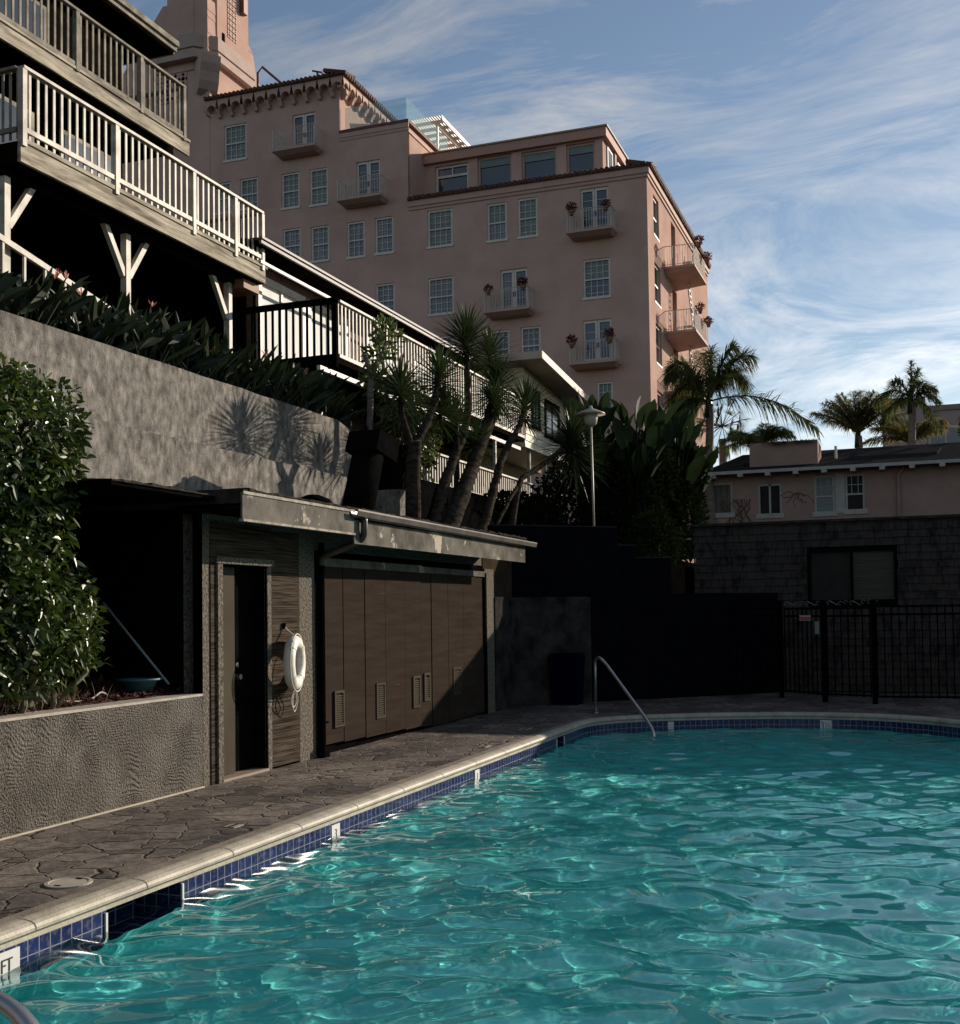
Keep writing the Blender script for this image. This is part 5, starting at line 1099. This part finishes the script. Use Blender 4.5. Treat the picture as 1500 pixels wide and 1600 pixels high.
# ------------------------------------------------------------------ pink house on the right
t = hs = thing('pink_house', (-3, 42, 3.4), 'low pink stucco house with a charcoal roof and roof planter box', 'building')
Q = 42.0
HW = [(-7.27,-5.72,4.97,6.11),(-4.82,-4.0,4.88,5.99),(-2.88,-2.2,4.87,6.18),(-1.84,-1.2,4.91,6.19)]
l = MB(); wallY(l, Q, .12, -7.88, 9, 3.4, 6.42, HW); l.quad((-7.88,Q,3.4),(-7.88,Q,6.42),(-7.88,50,6.42),(-7.88,50,3.4)); l.box(-7.9,-6.3,Q-.06,48,6.42,6.52); l.build('wall', housep, hs)
for k, w in enumerate(HW):
    f = MB(); x0,x1,z0,z1 = w; Yf = Q+.03
    f.box(x0,x0+.07,Yf,Yf+.06,z0,z1); f.box(x1-.07,x1,Yf,Yf+.06,z0,z1); f.box(x0+.07,x1-.07,Yf,Yf+.06,z1-.07,z1); f.box(x0-.08,x1+.08,Q-.05,Yf+.06,z0-.12,z0+.05)
    if k < 2: f.box((x0+x1)/2-.035,(x0+x1)/2+.035,Yf,Yf+.05,z0,z1)
    else:
        f.box(x0+.07,x1-.07,Yf,Yf+.05,z0+.55,z0+.61); 
        for q in (1,2): xx = x0+(x1-x0)*q/3; f.box(xx-.012,xx+.012,Yf+.01,Yf+.04,z0+.6,z1)
        f.box(x0+.07,x1-.07,Yf+.01,Yf+.04,z0+.9,z0+.925)
    ww = f.build('window', housew, hs)
    p = MB(); p.quad((x0,Yf+.05,z0),(x1,Yf+.05,z0),(x1,Yf+.05,z1),(x0,Yf+.05,z1)); p.build('pane', (housecur, dimglass, blindm, dimglass)[k], ww)
l = MB(); l.box(-2.18,-1.86,Q-.02,Q+.05,4.85,6.25); l.build('window_panel', housew, hs)
l = MB(); l.hexa([(-6.75,41.35,6.36),(9,41.35,6.36),(9,46.6,7.6),(-5.9,46.6,7.6),(-6.75,41.35,6.44),(9,41.35,6.44),(9,46.6,7.68),(-5.9,46.6,7.68)]); l.build('roof', houser, hs)
l = MB(); l.box(-6.78,9,41.30,41.35,6.33,6.44)
for k in range(14): x = -6.3+k*.95; l.box(x-.09,x+.09,41.28,41.9,6.22,6.34)
l.build('eave_trim', housew, hs)
l = MB(); l.hexa([(-1.6,43.0,6.80),(1.2,43.0,6.80),(1.4,44.6,7.18),(-1.4,44.6,7.18),(-1.6,43.0,6.92),(1.2,43.0,6.92),(1.4,44.6,7.30),(-1.4,44.6,7.30)]); l.build('roof_hatch', houser, hs)
l = MB(); l.tube([(-.1,Q-.08,4.0),(-.1,Q-.08,6.1)], .06, 8); l.tube([(-.1,Q-.08,6.1),(.1,Q-.05,6.3)], .06, 8); l.build('drainpipe', housep, hs)
l = MB(); l.box(-5.12,-2.75,42.25,44.2,6.35,7.50); pb = l.build('roof_planter', housep, hs)
l = MB()
for k in range(420): l.blade(Vector((R.uniform(-5.1,-2.8), R.uniform(42.3,44), 7.48)), Vector((R.gauss(0,.8),R.gauss(0,.5),.6)), R.uniform(.1,.4), .03, .5)
for k in range(160): l.blade(Vector((R.choice((-4.2,-3.3))+R.gauss(0,.25), 42.22, 7.50)), Vector((R.gauss(0,.6),-.4,.2)), R.uniform(.15,.35), .03, .9)
l.build('weeds', weed, pb)
l = MB()
for k in range(14):
    x = -5.5+R.gauss(0,.25); pts = [Vector((x,41.97,4.3))]
    for q in range(7): pts.append(pts[-1]+Vector((R.gauss(0,.11),0,.17)))
    l.tube(pts, .009, 4)
for k in range(8):
    pts = [Vector((-3.5+R.gauss(0,.1),41.97,5.6))]
    for q in range(6): pts.append(pts[-1]+Vector((R.uniform(-.05,.13)*(1 if k%2 else -1),0,R.uniform(-.15,.06))))
    l.tube(pts, .008, 4)
l.build('dry_vine', mk('dry_vine', (.07,.045,.035), rough=.9), hs)
l = MB(); l.tube([(-2.2,43.5,6.9),(-2.2,43.5,7.4)], .05, 6); l.build('vent_pipe', whitem, hs)

# far building on the right
t = fb = thing('far_building', (2, 95, 4), 'distant grey building with tall windows behind the palms', 'building')
FY = 95.0
l = MB(); l.box(-1.3,1.8,FY,FY+8,4,17.4); l.box(1.8,14,FY+.5,FY+8,4,16.6); l.build('wall', farb, fb)
l = MB(); l.box(-1.4,1.9,FY-.1,FY+8,17.4,17.7); l.box(1.8,14.2,FY+.3,FY+8,16.6,17.0); l.build('roof', mk('far_roof', (.16,.155,.16), rough=.9), fb)
for (x0,x1,z0,z1,nn_) in ((-.9,.9,14.4,16.4,2),(-.9,.9,11.6,13.6,2),(2.2,6.6,12.8,15.2,4),(2.2,6.6,9.4,12.2,4),(7.2,12.5,13.2,16.0,5)):
    Y0 = FY if x0 < 1.5 else FY+.5
    f = MB(); f.box(x0-.15,x1+.15,Y0-.06,Y0-.001,z0-.15,z1+.15); w = f.build('window', mk('far_frame', (.42,.42,.43), rough=.7), fb)
    p = MB()
    for k in range(nn_): a = x0+(x1-x0)*k/nn_; p.box(a+.05,a+(x1-x0)/nn_-.05,Y0-.09,Y0-.061,z0,z1)
    p.build('pane', mk('far_glass', (.09,.11,.14), rough=.2), w)
t = thing('pink_block', (5.8, 70, 4.5), 'small pink block at the right edge behind the charcoal roof', 'building')
l = MB(); l.box(4.1,9,70,74,4,12.2); l.build('wall', housep, t); l = MB(); l.box(4.0,9.1,69.9,74.1,12.2,12.4); l.build('cap', housew, t)

# ------------------------------------------------------------------ lamp
t = thing('street_lamp', (-6.22, 24, 2.4), 'slim lamp post with a flat hat shade above the black wall', 'lamp')
l = MB(); l.tube([(-6.20,24,2.4),(-6.24,24,5.55)], .025, 8); l.build('pole', lampm, t, smooth=True)
l = MB(); l.lathe((-6.24,24,5.80), [(.32,0),(.30,.03),(.13,.10),(.05,.13),(.03,.19),(.001,.20)], 24); l.build('shade', lampm, t, smooth=True)
l = MB(); l.lathe((-6.24,24,5.55), [(.07,0),(.13,.06),(.145,.16),(.15,.248)], 20); l.build('lantern', mk('lantern_glass', (.45,.42,.34), (.38,.35,.28), rough=.4), t, smooth=True)

# ------------------------------------------------------------------ yuccas
def crown(mb, c, axis=Vector((0,0,1)), n_=110, ln=.62, w=.040, spread=1.0, down=.25):
    c = Vector(c); axis = Vector(axis).normalized(); n_ = int(n_*1.5); ln *= 1.12
    for k in range(n_):
        t_ = k/n_; phi = k*2.39996+R.uniform(-.2,.2); th = math.acos(1-t_*(1+down))*spread
        th = min(th, math.pi*.8)
        x = axis.orthogonal().normalized(); y = axis.cross(x)
        d = axis*math.cos(th)+(x*math.cos(phi)+y*math.sin(phi))*math.sin(th)
        p = c-axis*t_*ln*.45; s = R.uniform(.8,1.1)*(.8+.25*math.sin(th)); mb.blade(p, d, ln*s, w*R.uniform(.8,1.15), droop=.10+.22*t_*R.random(), n=4)
def yucca(name, base, trunks, crowns, label, ln=.62):
    base = (base[0], base[1]+.5, base[2]); trunks = [([ysh(p) for p in a[0]], a[1], a[2]) for a in trunks]; crowns = [(ysh(q[0]),)+tuple(q[1:]) for q in crowns]
    t = thing(name, base, label, 'yucca', 'yuccas planted behind the shed roof')
    for pts, r0_, r1_ in trunks:
        c = curvepts(pts, 6); l = MB(); n_ = len(c); r0_ *= .8; r1_ *= .85
        l.tube([p+Vector((R.gauss(0,.008),R.gauss(0,.008),0)) for p in c], [r0_+(r1_-r0_)*(k/(n_-1))**.8+R.uniform(-.008,.008) for k in range(n_)], 10); l.build('trunk', bark, t, smooth=True)
    for q in crowns:
        l = MB(); crown(l, q[0], q[1] if len(q) > 1 else (0,0,1), ln=q[2] if len(q) > 2 else ln, n_=q[3] if len(q) > 3 else 110); l.build('crown', yuccal, t)
    return t
XY = -7.5
def ysh(p): return (p[0], p[1]+.5, p[2]+(.1 if p[2] > 2.9 else 0))
yucca('yucca_tree', (XY,16.78,2.72), [([(XY,16.80,2.7),(XY,16.75,3.5),(XY+.05,16.72,4.3)],.19,.13),([(XY,16.72,4.2),(XY,16.35,4.7),(XY,16.3,5.2)],.075,.055),([(XY,16.75,4.2),(XY+.1,17.3,4.8),(XY+.1,17.72,5.6)],.09,.06)],
      [((XY,16.3,5.15),),((XY+.1,17.75,5.62),(.05,.1,1),.62,130),((XY+.1,17.9,5.05),(.2,.3,.8),.5,80)], 'yucca with one thick upright trunk forking to two heads, nearest the dark flue')
yucca('yucca_tree', (XY,17.7,2.72), [([(XY,17.45,2.7),(XY-.05,18.4,3.9),(XY,19.2,4.9),(XY,19.35,5.6),(XY,19.3,6.5)],.15,.05)],
      [((XY,19.3,6.60),(0,0,1),.72,150)], 'tallest yucca, its single head standing above the railing')
yucca('yucca_tree', (XY,17.9,2.72), [([(XY+.2,17.5,2.7),(XY+.2,18.6,3.7),(XY+.1,19.9,4.8),(XY,20.9,5.8)],.24,.09),([(XY+.1,19.6,4.5),(XY+.1,20.4,5.1),(XY+.15,20.7,5.6)],.08,.06)],
      [((XY,21.0,6.05),(.1,.2,1),.70,140),((XY+.15,20.3,5.55),(-.1,-.3,.9),.55,100),((XY,20.6,6.6),(0,0,1),.6,100)], 'stout leaning yucca with three heads before the white posts')
yucca('yucca_tree', (XY,19.9,2.72), [([(XY,19.6,2.7),(XY,20.5,3.6),(XY,21.3,4.6),(XY,22.3,5.3),(XY,22.8,5.8)],.14,.06)],
      [((XY,22.9,5.95),(.1,.1,1),.75,140)], 'leaning grey yucca whose head crosses the cream siding')
yucca('yucca_tree', (XY,21.5,2.72), [([(XY,21.4,2.7),(XY,21.9,3.4),(XY,22.4,4.2),(XY+.1,23.4,4.6),(XY+.45,24.5,5.2)],.11,.06),([(XY,20.3,2.7),(XY,21.0,3.3),(XY,22.0,3.95),(XY,22.5,4.2)],.05,.05)],
      [((XY+.5,24.7,5.5),(.1,.1,1),.86,170),((XY+.5,24.6,5.1),(0,-.3,.2),.8,90)], 'low spreading yucca beside the lamp post, farthest of the row')
yucca('yucca_tree', (XY,18.6,2.72), [([(XY,18.3,2.7),(XY,18.6,3.4),(XY,18.8,4.2),(XY,18.7,4.9)],.06,.045)],
      [((XY,18.7,5.0),(0,-.1,1),.55,110),((XY,19.9,4.8),(0,.3,.9),.5,80)], 'small thin yucca hidden between the stout trunks')
# pollarded plumeria and shrub in front of the walkway
t = thing('plumeria', (-8.9, 18.6, 4.6), 'pale branched shrub with a tuft of light leaves by the railing corner', 'shrub')
l = MB(); l.tube(curvepts([(-8.9,18.5,4.4),(-8.9,18.6,5.2),(-8.9,18.7,5.9),(-8.9,19.3,6.5)],5), [.06]*10+[.045]*6, 8); l.tube([(-8.9,18.7,5.8),(-8.9,18.4,6.2)], .045, 8); l.build('stem', palmb, t, smooth=True)
l = MB(); cloud(l, [(-8.9,19.3,6.75,.25,.38,.28),(-8.9,19.0,6.3,.25,.3,.2),(-8.9,18.9,5.8,.3,.35,.25)], 420, .16, .06, shell=.2, up=.4); l.build('foliage', mkleaf('light_leaf', (.07,.10,.02), (.11,.15,.03)), t)
t = thing('leafy_shrub', (-8.7, 19.6, 4.3), 'leafy green shrub hanging over the end of the concrete wall', 'shrub')
l = MB(); cloud(l, [(-8.7,19.6,5.5,.4,.8,.6),(-8.7,20.2,5.0,.4,.8,.6),(-8.7,20.0,4.5,.4,.6,.5)], 1500, .12, .06, shell=.2, up=.2, droop=.4); l.build('foliage', mkleaf('shrub_leaf', (.04,.06,.012), (.10,.12,.03)), t)
# leaning black flue
t = thing('leaning_flue', (-7.3, 14.6, 2.75), 'thick black leaning flue with a box cap behind the gutter', 'flue')
l = MB(); l.tube([(-7.2,14.45,2.7),(-7.2,15.0,3.95)], .23, 14); l.build('pipe', black, t, smooth=True)
l = MB(); l.hexa([(-7.45,14.72,3.92),(-6.95,14.72,3.92),(-6.95,15.42,3.80),(-7.45,15.42,3.80),(-7.45,14.86,4.22),(-6.95,14.86,4.22),(-6.95,15.52,4.12),(-7.45,15.52,4.12)]); l.box(-7.25,-7.2,14.95,15.0,4.2,4.3); l.build('cap', black, t)
t = thing('roof_cap', (-6.5, 11.7, 2.8), 'small dark domed vent cap on the shed roof', 'vent'); l = MB(); l.lathe((-6.6,12.2,2.78), [(.10,0),(.10,.08),(.26,.10),(.20,.19),(.08,.24),(.001,.25)], 16); l.build('dome', black, t, smooth=True)
l = MB(); l.lathe((-6.6,12.2,2.70), [(.12,0),(.12,.082)], 16); l.build('collar', roofm, t)
t = thing('terrace_wall', (-8.3, 19.8, 2.7), 'black terrace block with a pale strip painted as its lit edge beside the yuccas', 'wall')
l = MB(); l.box(-8.9,-8.35,18.75,19.35,3.55,4.6); l.box(-8.9,-8.3,19.35,23.5,2.7,4.05); l.build('block', black, t)
l = MB(); l.box(-8.352,-8.33,19.1,19.35,3.6,4.62); l.build('edge', conc, t)  # pale strip painted as the sunlit edge of the block
# dark hedge and backing foliage
t = thing('hedge', (-7, 26, 2.4), 'dark clipped hedge mass filling the corner behind the lamp', 'hedge')
l = MB(); cloud(l, [(-9.2,27.4,3.4,1.4,1.0,1.2),(-8.8,26.6,3.3,1.2,.8,1.2),(-10.0,26.6,3.2,1.2,.8,1.1),(-7.6,27.8,3.9,1.3,1.0,1.5),(-6.5,28,3.9,1.1,1.1,1.6),(-6.8,28.3,4.9,1.0,.9,1.0),(-5.4,26.4,3.0,.6,1.0,.9),(-10.4,27.2,3.2,1.5,1.0,1.2),(-6.0,28.5,5.0,.8,.9,.9)], 34000, .13, .07, shell=.35, up=.2); l.build('foliage', hedgel, t)
l = MB()
for x, y in ((-9.2,27.4),(-7.6,27.8),(-6.5,28),(-5.4,26.4)):
    l = MB(); l.tube([(x,y,2.4),(x+.1,y,3.8)], [.12,.06], 7); l.build('stem', bark, t)
t = thing('flowering_shrub', (-4.0, 29, 3.3), 'loose dark shrub with pale blossoms left of the pink house', 'shrub')
l = MB(); cloud(l, [(-6.5,32,5.5,1.1,1.3,1.1),(-6.2,30.5,4.9,1.0,1.2,1.4),(-5.5,30,3.9,.7,1.0,1.2),(-5.7,31,5.3,.8,1.0,.9)], 8500, .16, .08, shell=.4); l.build('foliage', hedgel, t)
l = MB(); cloud(l, [(-6.1,31.2,5.5,1.0,1.2,.8)], 46, .10, .08, shell=.8); l.build('blossoms', mkleaf('pink_blossom', (.5,.3,.27), (.45,.3,.25)), t)
t = thing('rooftop_shrub', (-17, 43, 9), 'dark shrub showing over the walkway roof against the hotel', 'shrub')
l = MB(); cloud(l, [(-21.6,42,12.6,1.6,1.5,1.3),(-19.6,42,11.6,1.8,1.5,1.3),(-23.5,42,13.2,1.4,1.5,.8),(-18.4,42,10.6,1.2,1.5,1.0)], 4500, .22, .10, shell=.4); l.build('foliage', hedgel, t)
l = MB(); l.tube([(-21,42,4.3),(-21,42,12)], [.25,.12], 8); l.tube([(-21,42,10),(-19,42,11.5)], [.12,.07], 7); l.build('stem', bark, t)

# giant bird of paradise
def giant(base, n_, h, label, spread=1.0):
    t = thing('giant_strelitzia', base, label, 'tropical plant', 'giant strelitzias behind the lamp post')
    st = MB(); lf = MB(); b0 = Vector(base)
    for k in range(n_):
        a = k*2.4+R.uniform(-.4,.4); rr = R.uniform(.15,.9)*spread; hh = h*R.uniform(.55,1.0)
        top = b0+Vector((rr*math.cos(a), rr*math.sin(a)*.6, hh)); mid = b0+Vector((rr*.35*math.cos(a), rr*.35*math.sin(a), hh*.55))
        st.tube(curvepts([b0+Vector((R.gauss(0,.1),R.gauss(0,.1),0)), mid, top], 4), .02, 5)
        d = (top-mid).normalized()+Vector((.3*math.cos(a),.3*math.sin(a),.15)); ln = R.uniform(.75,1.15); w = ln*.38
        side = d.cross(Vector((R.gauss(0,.5),R.gauss(0,.5),1))).normalized(); nrm = side.cross(d).normalized(); d.normalize()
        i = len(lf.v); seg = 9
        for q in range(seg+1):
            s = q/seg; ww = w*math.sin(math.pi*min(1, .08+.92*s)**.8)*.5+.01; c = top+d*ln*s-Vector((0,0,1))*.28*ln*s*s
            ww *= R.uniform(.82,1.0)
            lf.v += [tuple(c-side*ww+nrm*ww*.35), tuple(c), tuple(c+side*ww+nrm*ww*.35)]
        for q in range(seg):
            e = i+3*q; lf.f += [(e,e+1,e+4,e+3),(e+1,e+2,e+5,e+4)]
    st.build('stem', hedgel, t, smooth=True); lf.build('leaves', ban, t, smooth=True)
giant((-7.0,27.2,3.0), 22, 3.45, 'giant strelitzia directly behind the lamp shade', .7)
giant((-7.55,28.6,3.0), 12, 3.5, 'giant strelitzia nearest the cream siding house', .35)
giant((-6.1,27.5,3.0), 20, 3.2, 'giant strelitzia right of the lamp, in front of the hotel corner')
giant((-5.55,30.0,3.0), 24, 3.3, 'giant strelitzia below the large queen palm', .8)
giant((-6.9,31.0,3.0), 14, 4.0, 'tall giant strelitzia against the sunlit hotel side')
giant((-5.25,31.0,3.0), 16, 2.9, 'smallest giant strelitzia, beside the pink house wall', .6)

# ------------------------------------------------------------------ palms
def frond(mb, p, d, ln, droop, dpow=2.3, nleaf=46, ll=.55, w=.028, plumose=.5):
    d = Vector(d).normalized(); pts = []
    for q in range(13):
        s = q/12; pts.append(p+d*ln*s-Vector((0,0,1))*droop*ln*s**dpow)
    mb.tube(pts, [.035*(1-.8*q/12) for q in range(13)], 5)
    for k in range(nleaf):
        s = .16+.84*k/nleaf; x = s*12; i = min(int(x), 11); c = pts[i].lerp(pts[i+1], x-i); tg = (pts[i+1]-pts[i]).normalized()
        sd = tg.cross(Vector((0,0,1)))
        if sd.length < .35: sd = sd+Vector((math.cos(k*2.4), math.sin(k*2.4), 0))*.6
        sd.normalize()
        for sg in (-1, 1):
            dd = tg*.55+sd*sg*R.uniform(.5,1)+Vector((0,0,R.gauss(0,plumose)-.1)); L0 = ll*math.sin(math.pi*(.15+.68*s))*R.uniform(.7,1.15)
            mb.blade(c, dd, L0, w, droop=.35, n=2)
def palm(name, base, top, fr, label, ln=2.6, mat=None, r=(.17,.13), group='palms behind the pink house', **kw):
    t = thing(name, base, label, 'palm', group)
    l = MB(); b0 = Vector(base); tp = Vector(top); n_ = 14
    l.tube([b0.lerp(tp, k/n_)+Vector((.04*math.sin(k*.6),0,0)) for k in range(n_+1)], [r[0]+(r[1]-r[0])*k/n_+(.012 if k % 2 else 0) for k in range(n_+1)], 10); l.build('trunk', palmb, t, smooth=True)
    l = MB(); l.tube([tp-Vector((0,0,.5)), tp, tp+Vector((0,0,.5))], [.16,.13,.05], 8); l.build('crownshaft', bopl, t, smooth=True)
    l = MB()
    for dx, dy, dz, s, dr in fr: frond(l, tp+Vector((0,0,.1)), (dx,dy,dz), ln*s, dr, **kw)
    l.build('crown', mat or palml, t); return t
palm('queen_palm', (-6.5,42,3.4), (-6.5,42,9.0), [(-.55,-.1,1.3,1.15,.55),(.62,.1,1.25,1.15,.45),(.1,0,1.5,.70,.1),(1.25,0,.28,1.25,.55),(-.9,.2,.15,.75,.85),(-.35,-.5,.9,.9,.5),(.3,.5,1.0,.9,.4),(.25,-.5,.8,.7,.6),(-.5,-.4,.1,.7,1.1),(-.15,.4,1.3,1.0,.3),(-1.0,0,.55,.8,1.3),(-.7,.3,1.1,1.0,.8),(.45,0,1.4,1.05,.35),(-.75,0,1.5,1.1,.6),(-.5,.2,.3,.65,1.5),(.55,.3,1.3,1.1,.7)], 'large queen palm in front of the hotel corner with one long frond drooping right', ln=3.1, nleaf=120, ll=.98, w=.045, group='palms')
palm('queen_palm', (.45,50,4), (.45,50,9.9), [(-1,.1,1.1,1.05,.75),(-.55,-.3,1.2,.9,.5),(.05,0,1.4,.85,.08),(.25,.1,1.3,.85,.25),(.8,.1,1.1,.85,.6),(.9,-.3,.8,.75,.8),(-.8,.4,.3,.75,.9),(.7,.5,.1,.7,.9),(-.3,-.5,.5,.6,.9),(.3,-.5,.9,.8,.5)], 'queen palm rising above the charcoal roof at right', ln=1.95, nleaf=80, ll=.62, w=.042, group='palms')
palm('date_palm', (-1.7,52,4), (-1.7,52,8.9), [(math.cos(a)*s_, math.sin(a)*.7*s_, z_, 1.0, .32) for a, s_, z_ in [(q*2.4, .5+.5*((q*7)%5)/5, .55+1.3*((q*3)%7)/7) for q in range(34)]], 'bushy date palm left of the queen palm behind the roof', ln=2.7, mat=palmy, nleaf=80, ll=.55, w=.042, plumose=.3, dpow=1.8, group='palms')
palm('date_palm', (.4,53,4), (.4,53,8.5), [(math.cos(a)*s_, math.sin(a)*.7*s_, z_, 1.0, .45) for a, s_, z_ in [(q*2.4+1, .6+.5*((q*7)%5)/5, .5+.9*((q*3)%7)/7) for q in range(20)]], 'low yellowing palm crown under the right queen palm', ln=2.4, mat=palmy, nleaf=70, ll=.55, w=.042, plumose=.3, dpow=1.8, group='palms')
palm('date_palm', (-5.3,47,4), (-5.3,47,7.9), [(math.cos(a)*s_, math.sin(a)*.7*s_, z_, 1.0, .5) for a, s_, z_ in [(q*2.4+.4, .6+.5*((q*7)%5)/5, .6+.8*((q*3)%7)/7) for q in range(18)]], 'low bright palm crown left of the roof planter box', ln=2.0, mat=mkleaf('bright_palm', (.10,.14,.03), (.16,.19,.05), transl=.4), nleaf=70, ll=.55, w=.042, plumose=.3, dpow=1.8, group='palms')
palm('queen_palm', (3.9,50,4), (3.9,50,9.9), [(-1,0,.9,.8,.7),(-.9,.2,.3,.7,.8),(0,0,1,1,.1),(.9,0,.9,1,.6),(-.6,-.4,.0,.7,.9)], 'palm at the right picture edge showing only frond tips', ln=2.5, group='palms')
# fan palm
t = thing('fan_palm', (-8.9,62,4.5), 'grey fan palm behind the large queen palm', 'palm', 'palms')
l = MB(); l.tube([(-8.9,62,4.5),(-8.9,62,10.6)], [.25,.2], 9); l.build('trunk', palmb, t, smooth=True)
l = MB(); cc = Vector((-8.9,62,11.3))
for k in range(30):
    d = Vector((R.gauss(0,1),R.gauss(0,1),R.gauss(.25,.7))).normalized(); hub = cc+d*1.1; sd = d.cross(Vector((R.gauss(0,1),R.gauss(0,1),R.gauss(0,1)))).normalized(); u_ = sd.cross(d)
    l.tube([cc, hub], .02, 4, caps=False)
    for q in range(15): a = rad(-80+160*q/14); l.blade(hub, d*math.cos(a)+(sd*math.sin(a)), .75, .055, .25, n=2)
l.build('crown', mkleaf('grey_fan_leaf', (.08,.09,.06), (.12,.13,.09)), t)
t = thing('vine_column', (2.55,52,4), 'yellow green vine covered column beside the far pink block', 'plant')
l = MB(); cloud(l, [(2.9,52,8.4,.55,.6,1.6),(3.0,52,9.6,.35,.4,.6),(1.7,52,7.7,.8,.5,.5)], 1500, .2, .1, shell=.3); l.build('foliage', mkleaf('yellow_leaf', (.17,.15,.02), (.09,.11,.02), transl=.4), t)
l = MB(); l.tube([(2.9,52,4),(2.9,52,9.5)], .12, 7); l.build('stem', bark, t)

# ------------------------------------------------------------------ bird of paradise bed
def bop(base, label, nl=30, h=.95, flowers=2):
    t = thing('bird_of_paradise', base, label, 'plant', 'bird of paradise clumps along the concrete wall')
    b0 = Vector(base); lf = MB(); st = MB()
    for k in range(nl):
        a = R.uniform(0, 6.28); tilt = R.uniform(.05,.75); hh = h*R.uniform(.45,.95)
        d = Vector((math.cos(a)*tilt, math.sin(a)*tilt+.15, 1)).normalized(); o = b0+Vector((R.gauss(0,.18),R.gauss(0,.28),0))
        p = o+d*hh*.6; st.tube([o, p], .009, 4, caps=False)
        nrm = Vector((R.gauss(0,1),R.gauss(0,1),R.gauss(0,.3))); lf.leaf(p, d+Vector((math.cos(a)*.35,math.sin(a)*.35,-.05)), nrm, R.uniform(.40,.62)*h, R.uniform(.09,.14), fold=.5, droop=.22)
    st.build('stem', bopl, t); lf.build('leaves', bopl, t)
    if flowers:
        fl = MB()
        for k in range(flowers):
            o = b0+Vector((R.uniform(.05,.35),R.gauss(0,.3),h*R.uniform(.55,.85)))
            for q in range(5): fl.leaf(o, Vector((R.gauss(0,.3),R.gauss(0,.6),1)), Vector((1,0,0)), R.uniform(.09,.15), .025)
        fl.build('flower', orange, t)
    return t
bases = []
yb = 9.3; kk = 0
ordn = ['first','second','third','fourth','fifth','sixth','seventh','eighth','ninth','tenth','eleventh','twelfth','thirteenth','fourteenth','fifteenth','sixteenth','seventeenth','eighteenth','nineteenth','twentieth']
protos = []
while yb < 18.6 and kk < 20:
    x = -9.42-R.uniform(0,.25) if kk % 2 else -9.95-R.uniform(0,.4)
    hh = .85 if yb < 12 else 1.0
    lab = '%s bird of paradise clump from the left along the concrete wall top' % ordn[kk]
    bop((x, yb, 4.75+(.0 if kk % 2 else .12)), lab, nl=58, h=hh*R.uniform(.95,1.25), flowers=(1,2,0,2,0,1,0,1)[kk % 8]); yb += .47; kk += 1
print('objects', len(bpy.data.objects), 'verts', sum(len(m.vertices) for m in bpy.data.meshes))
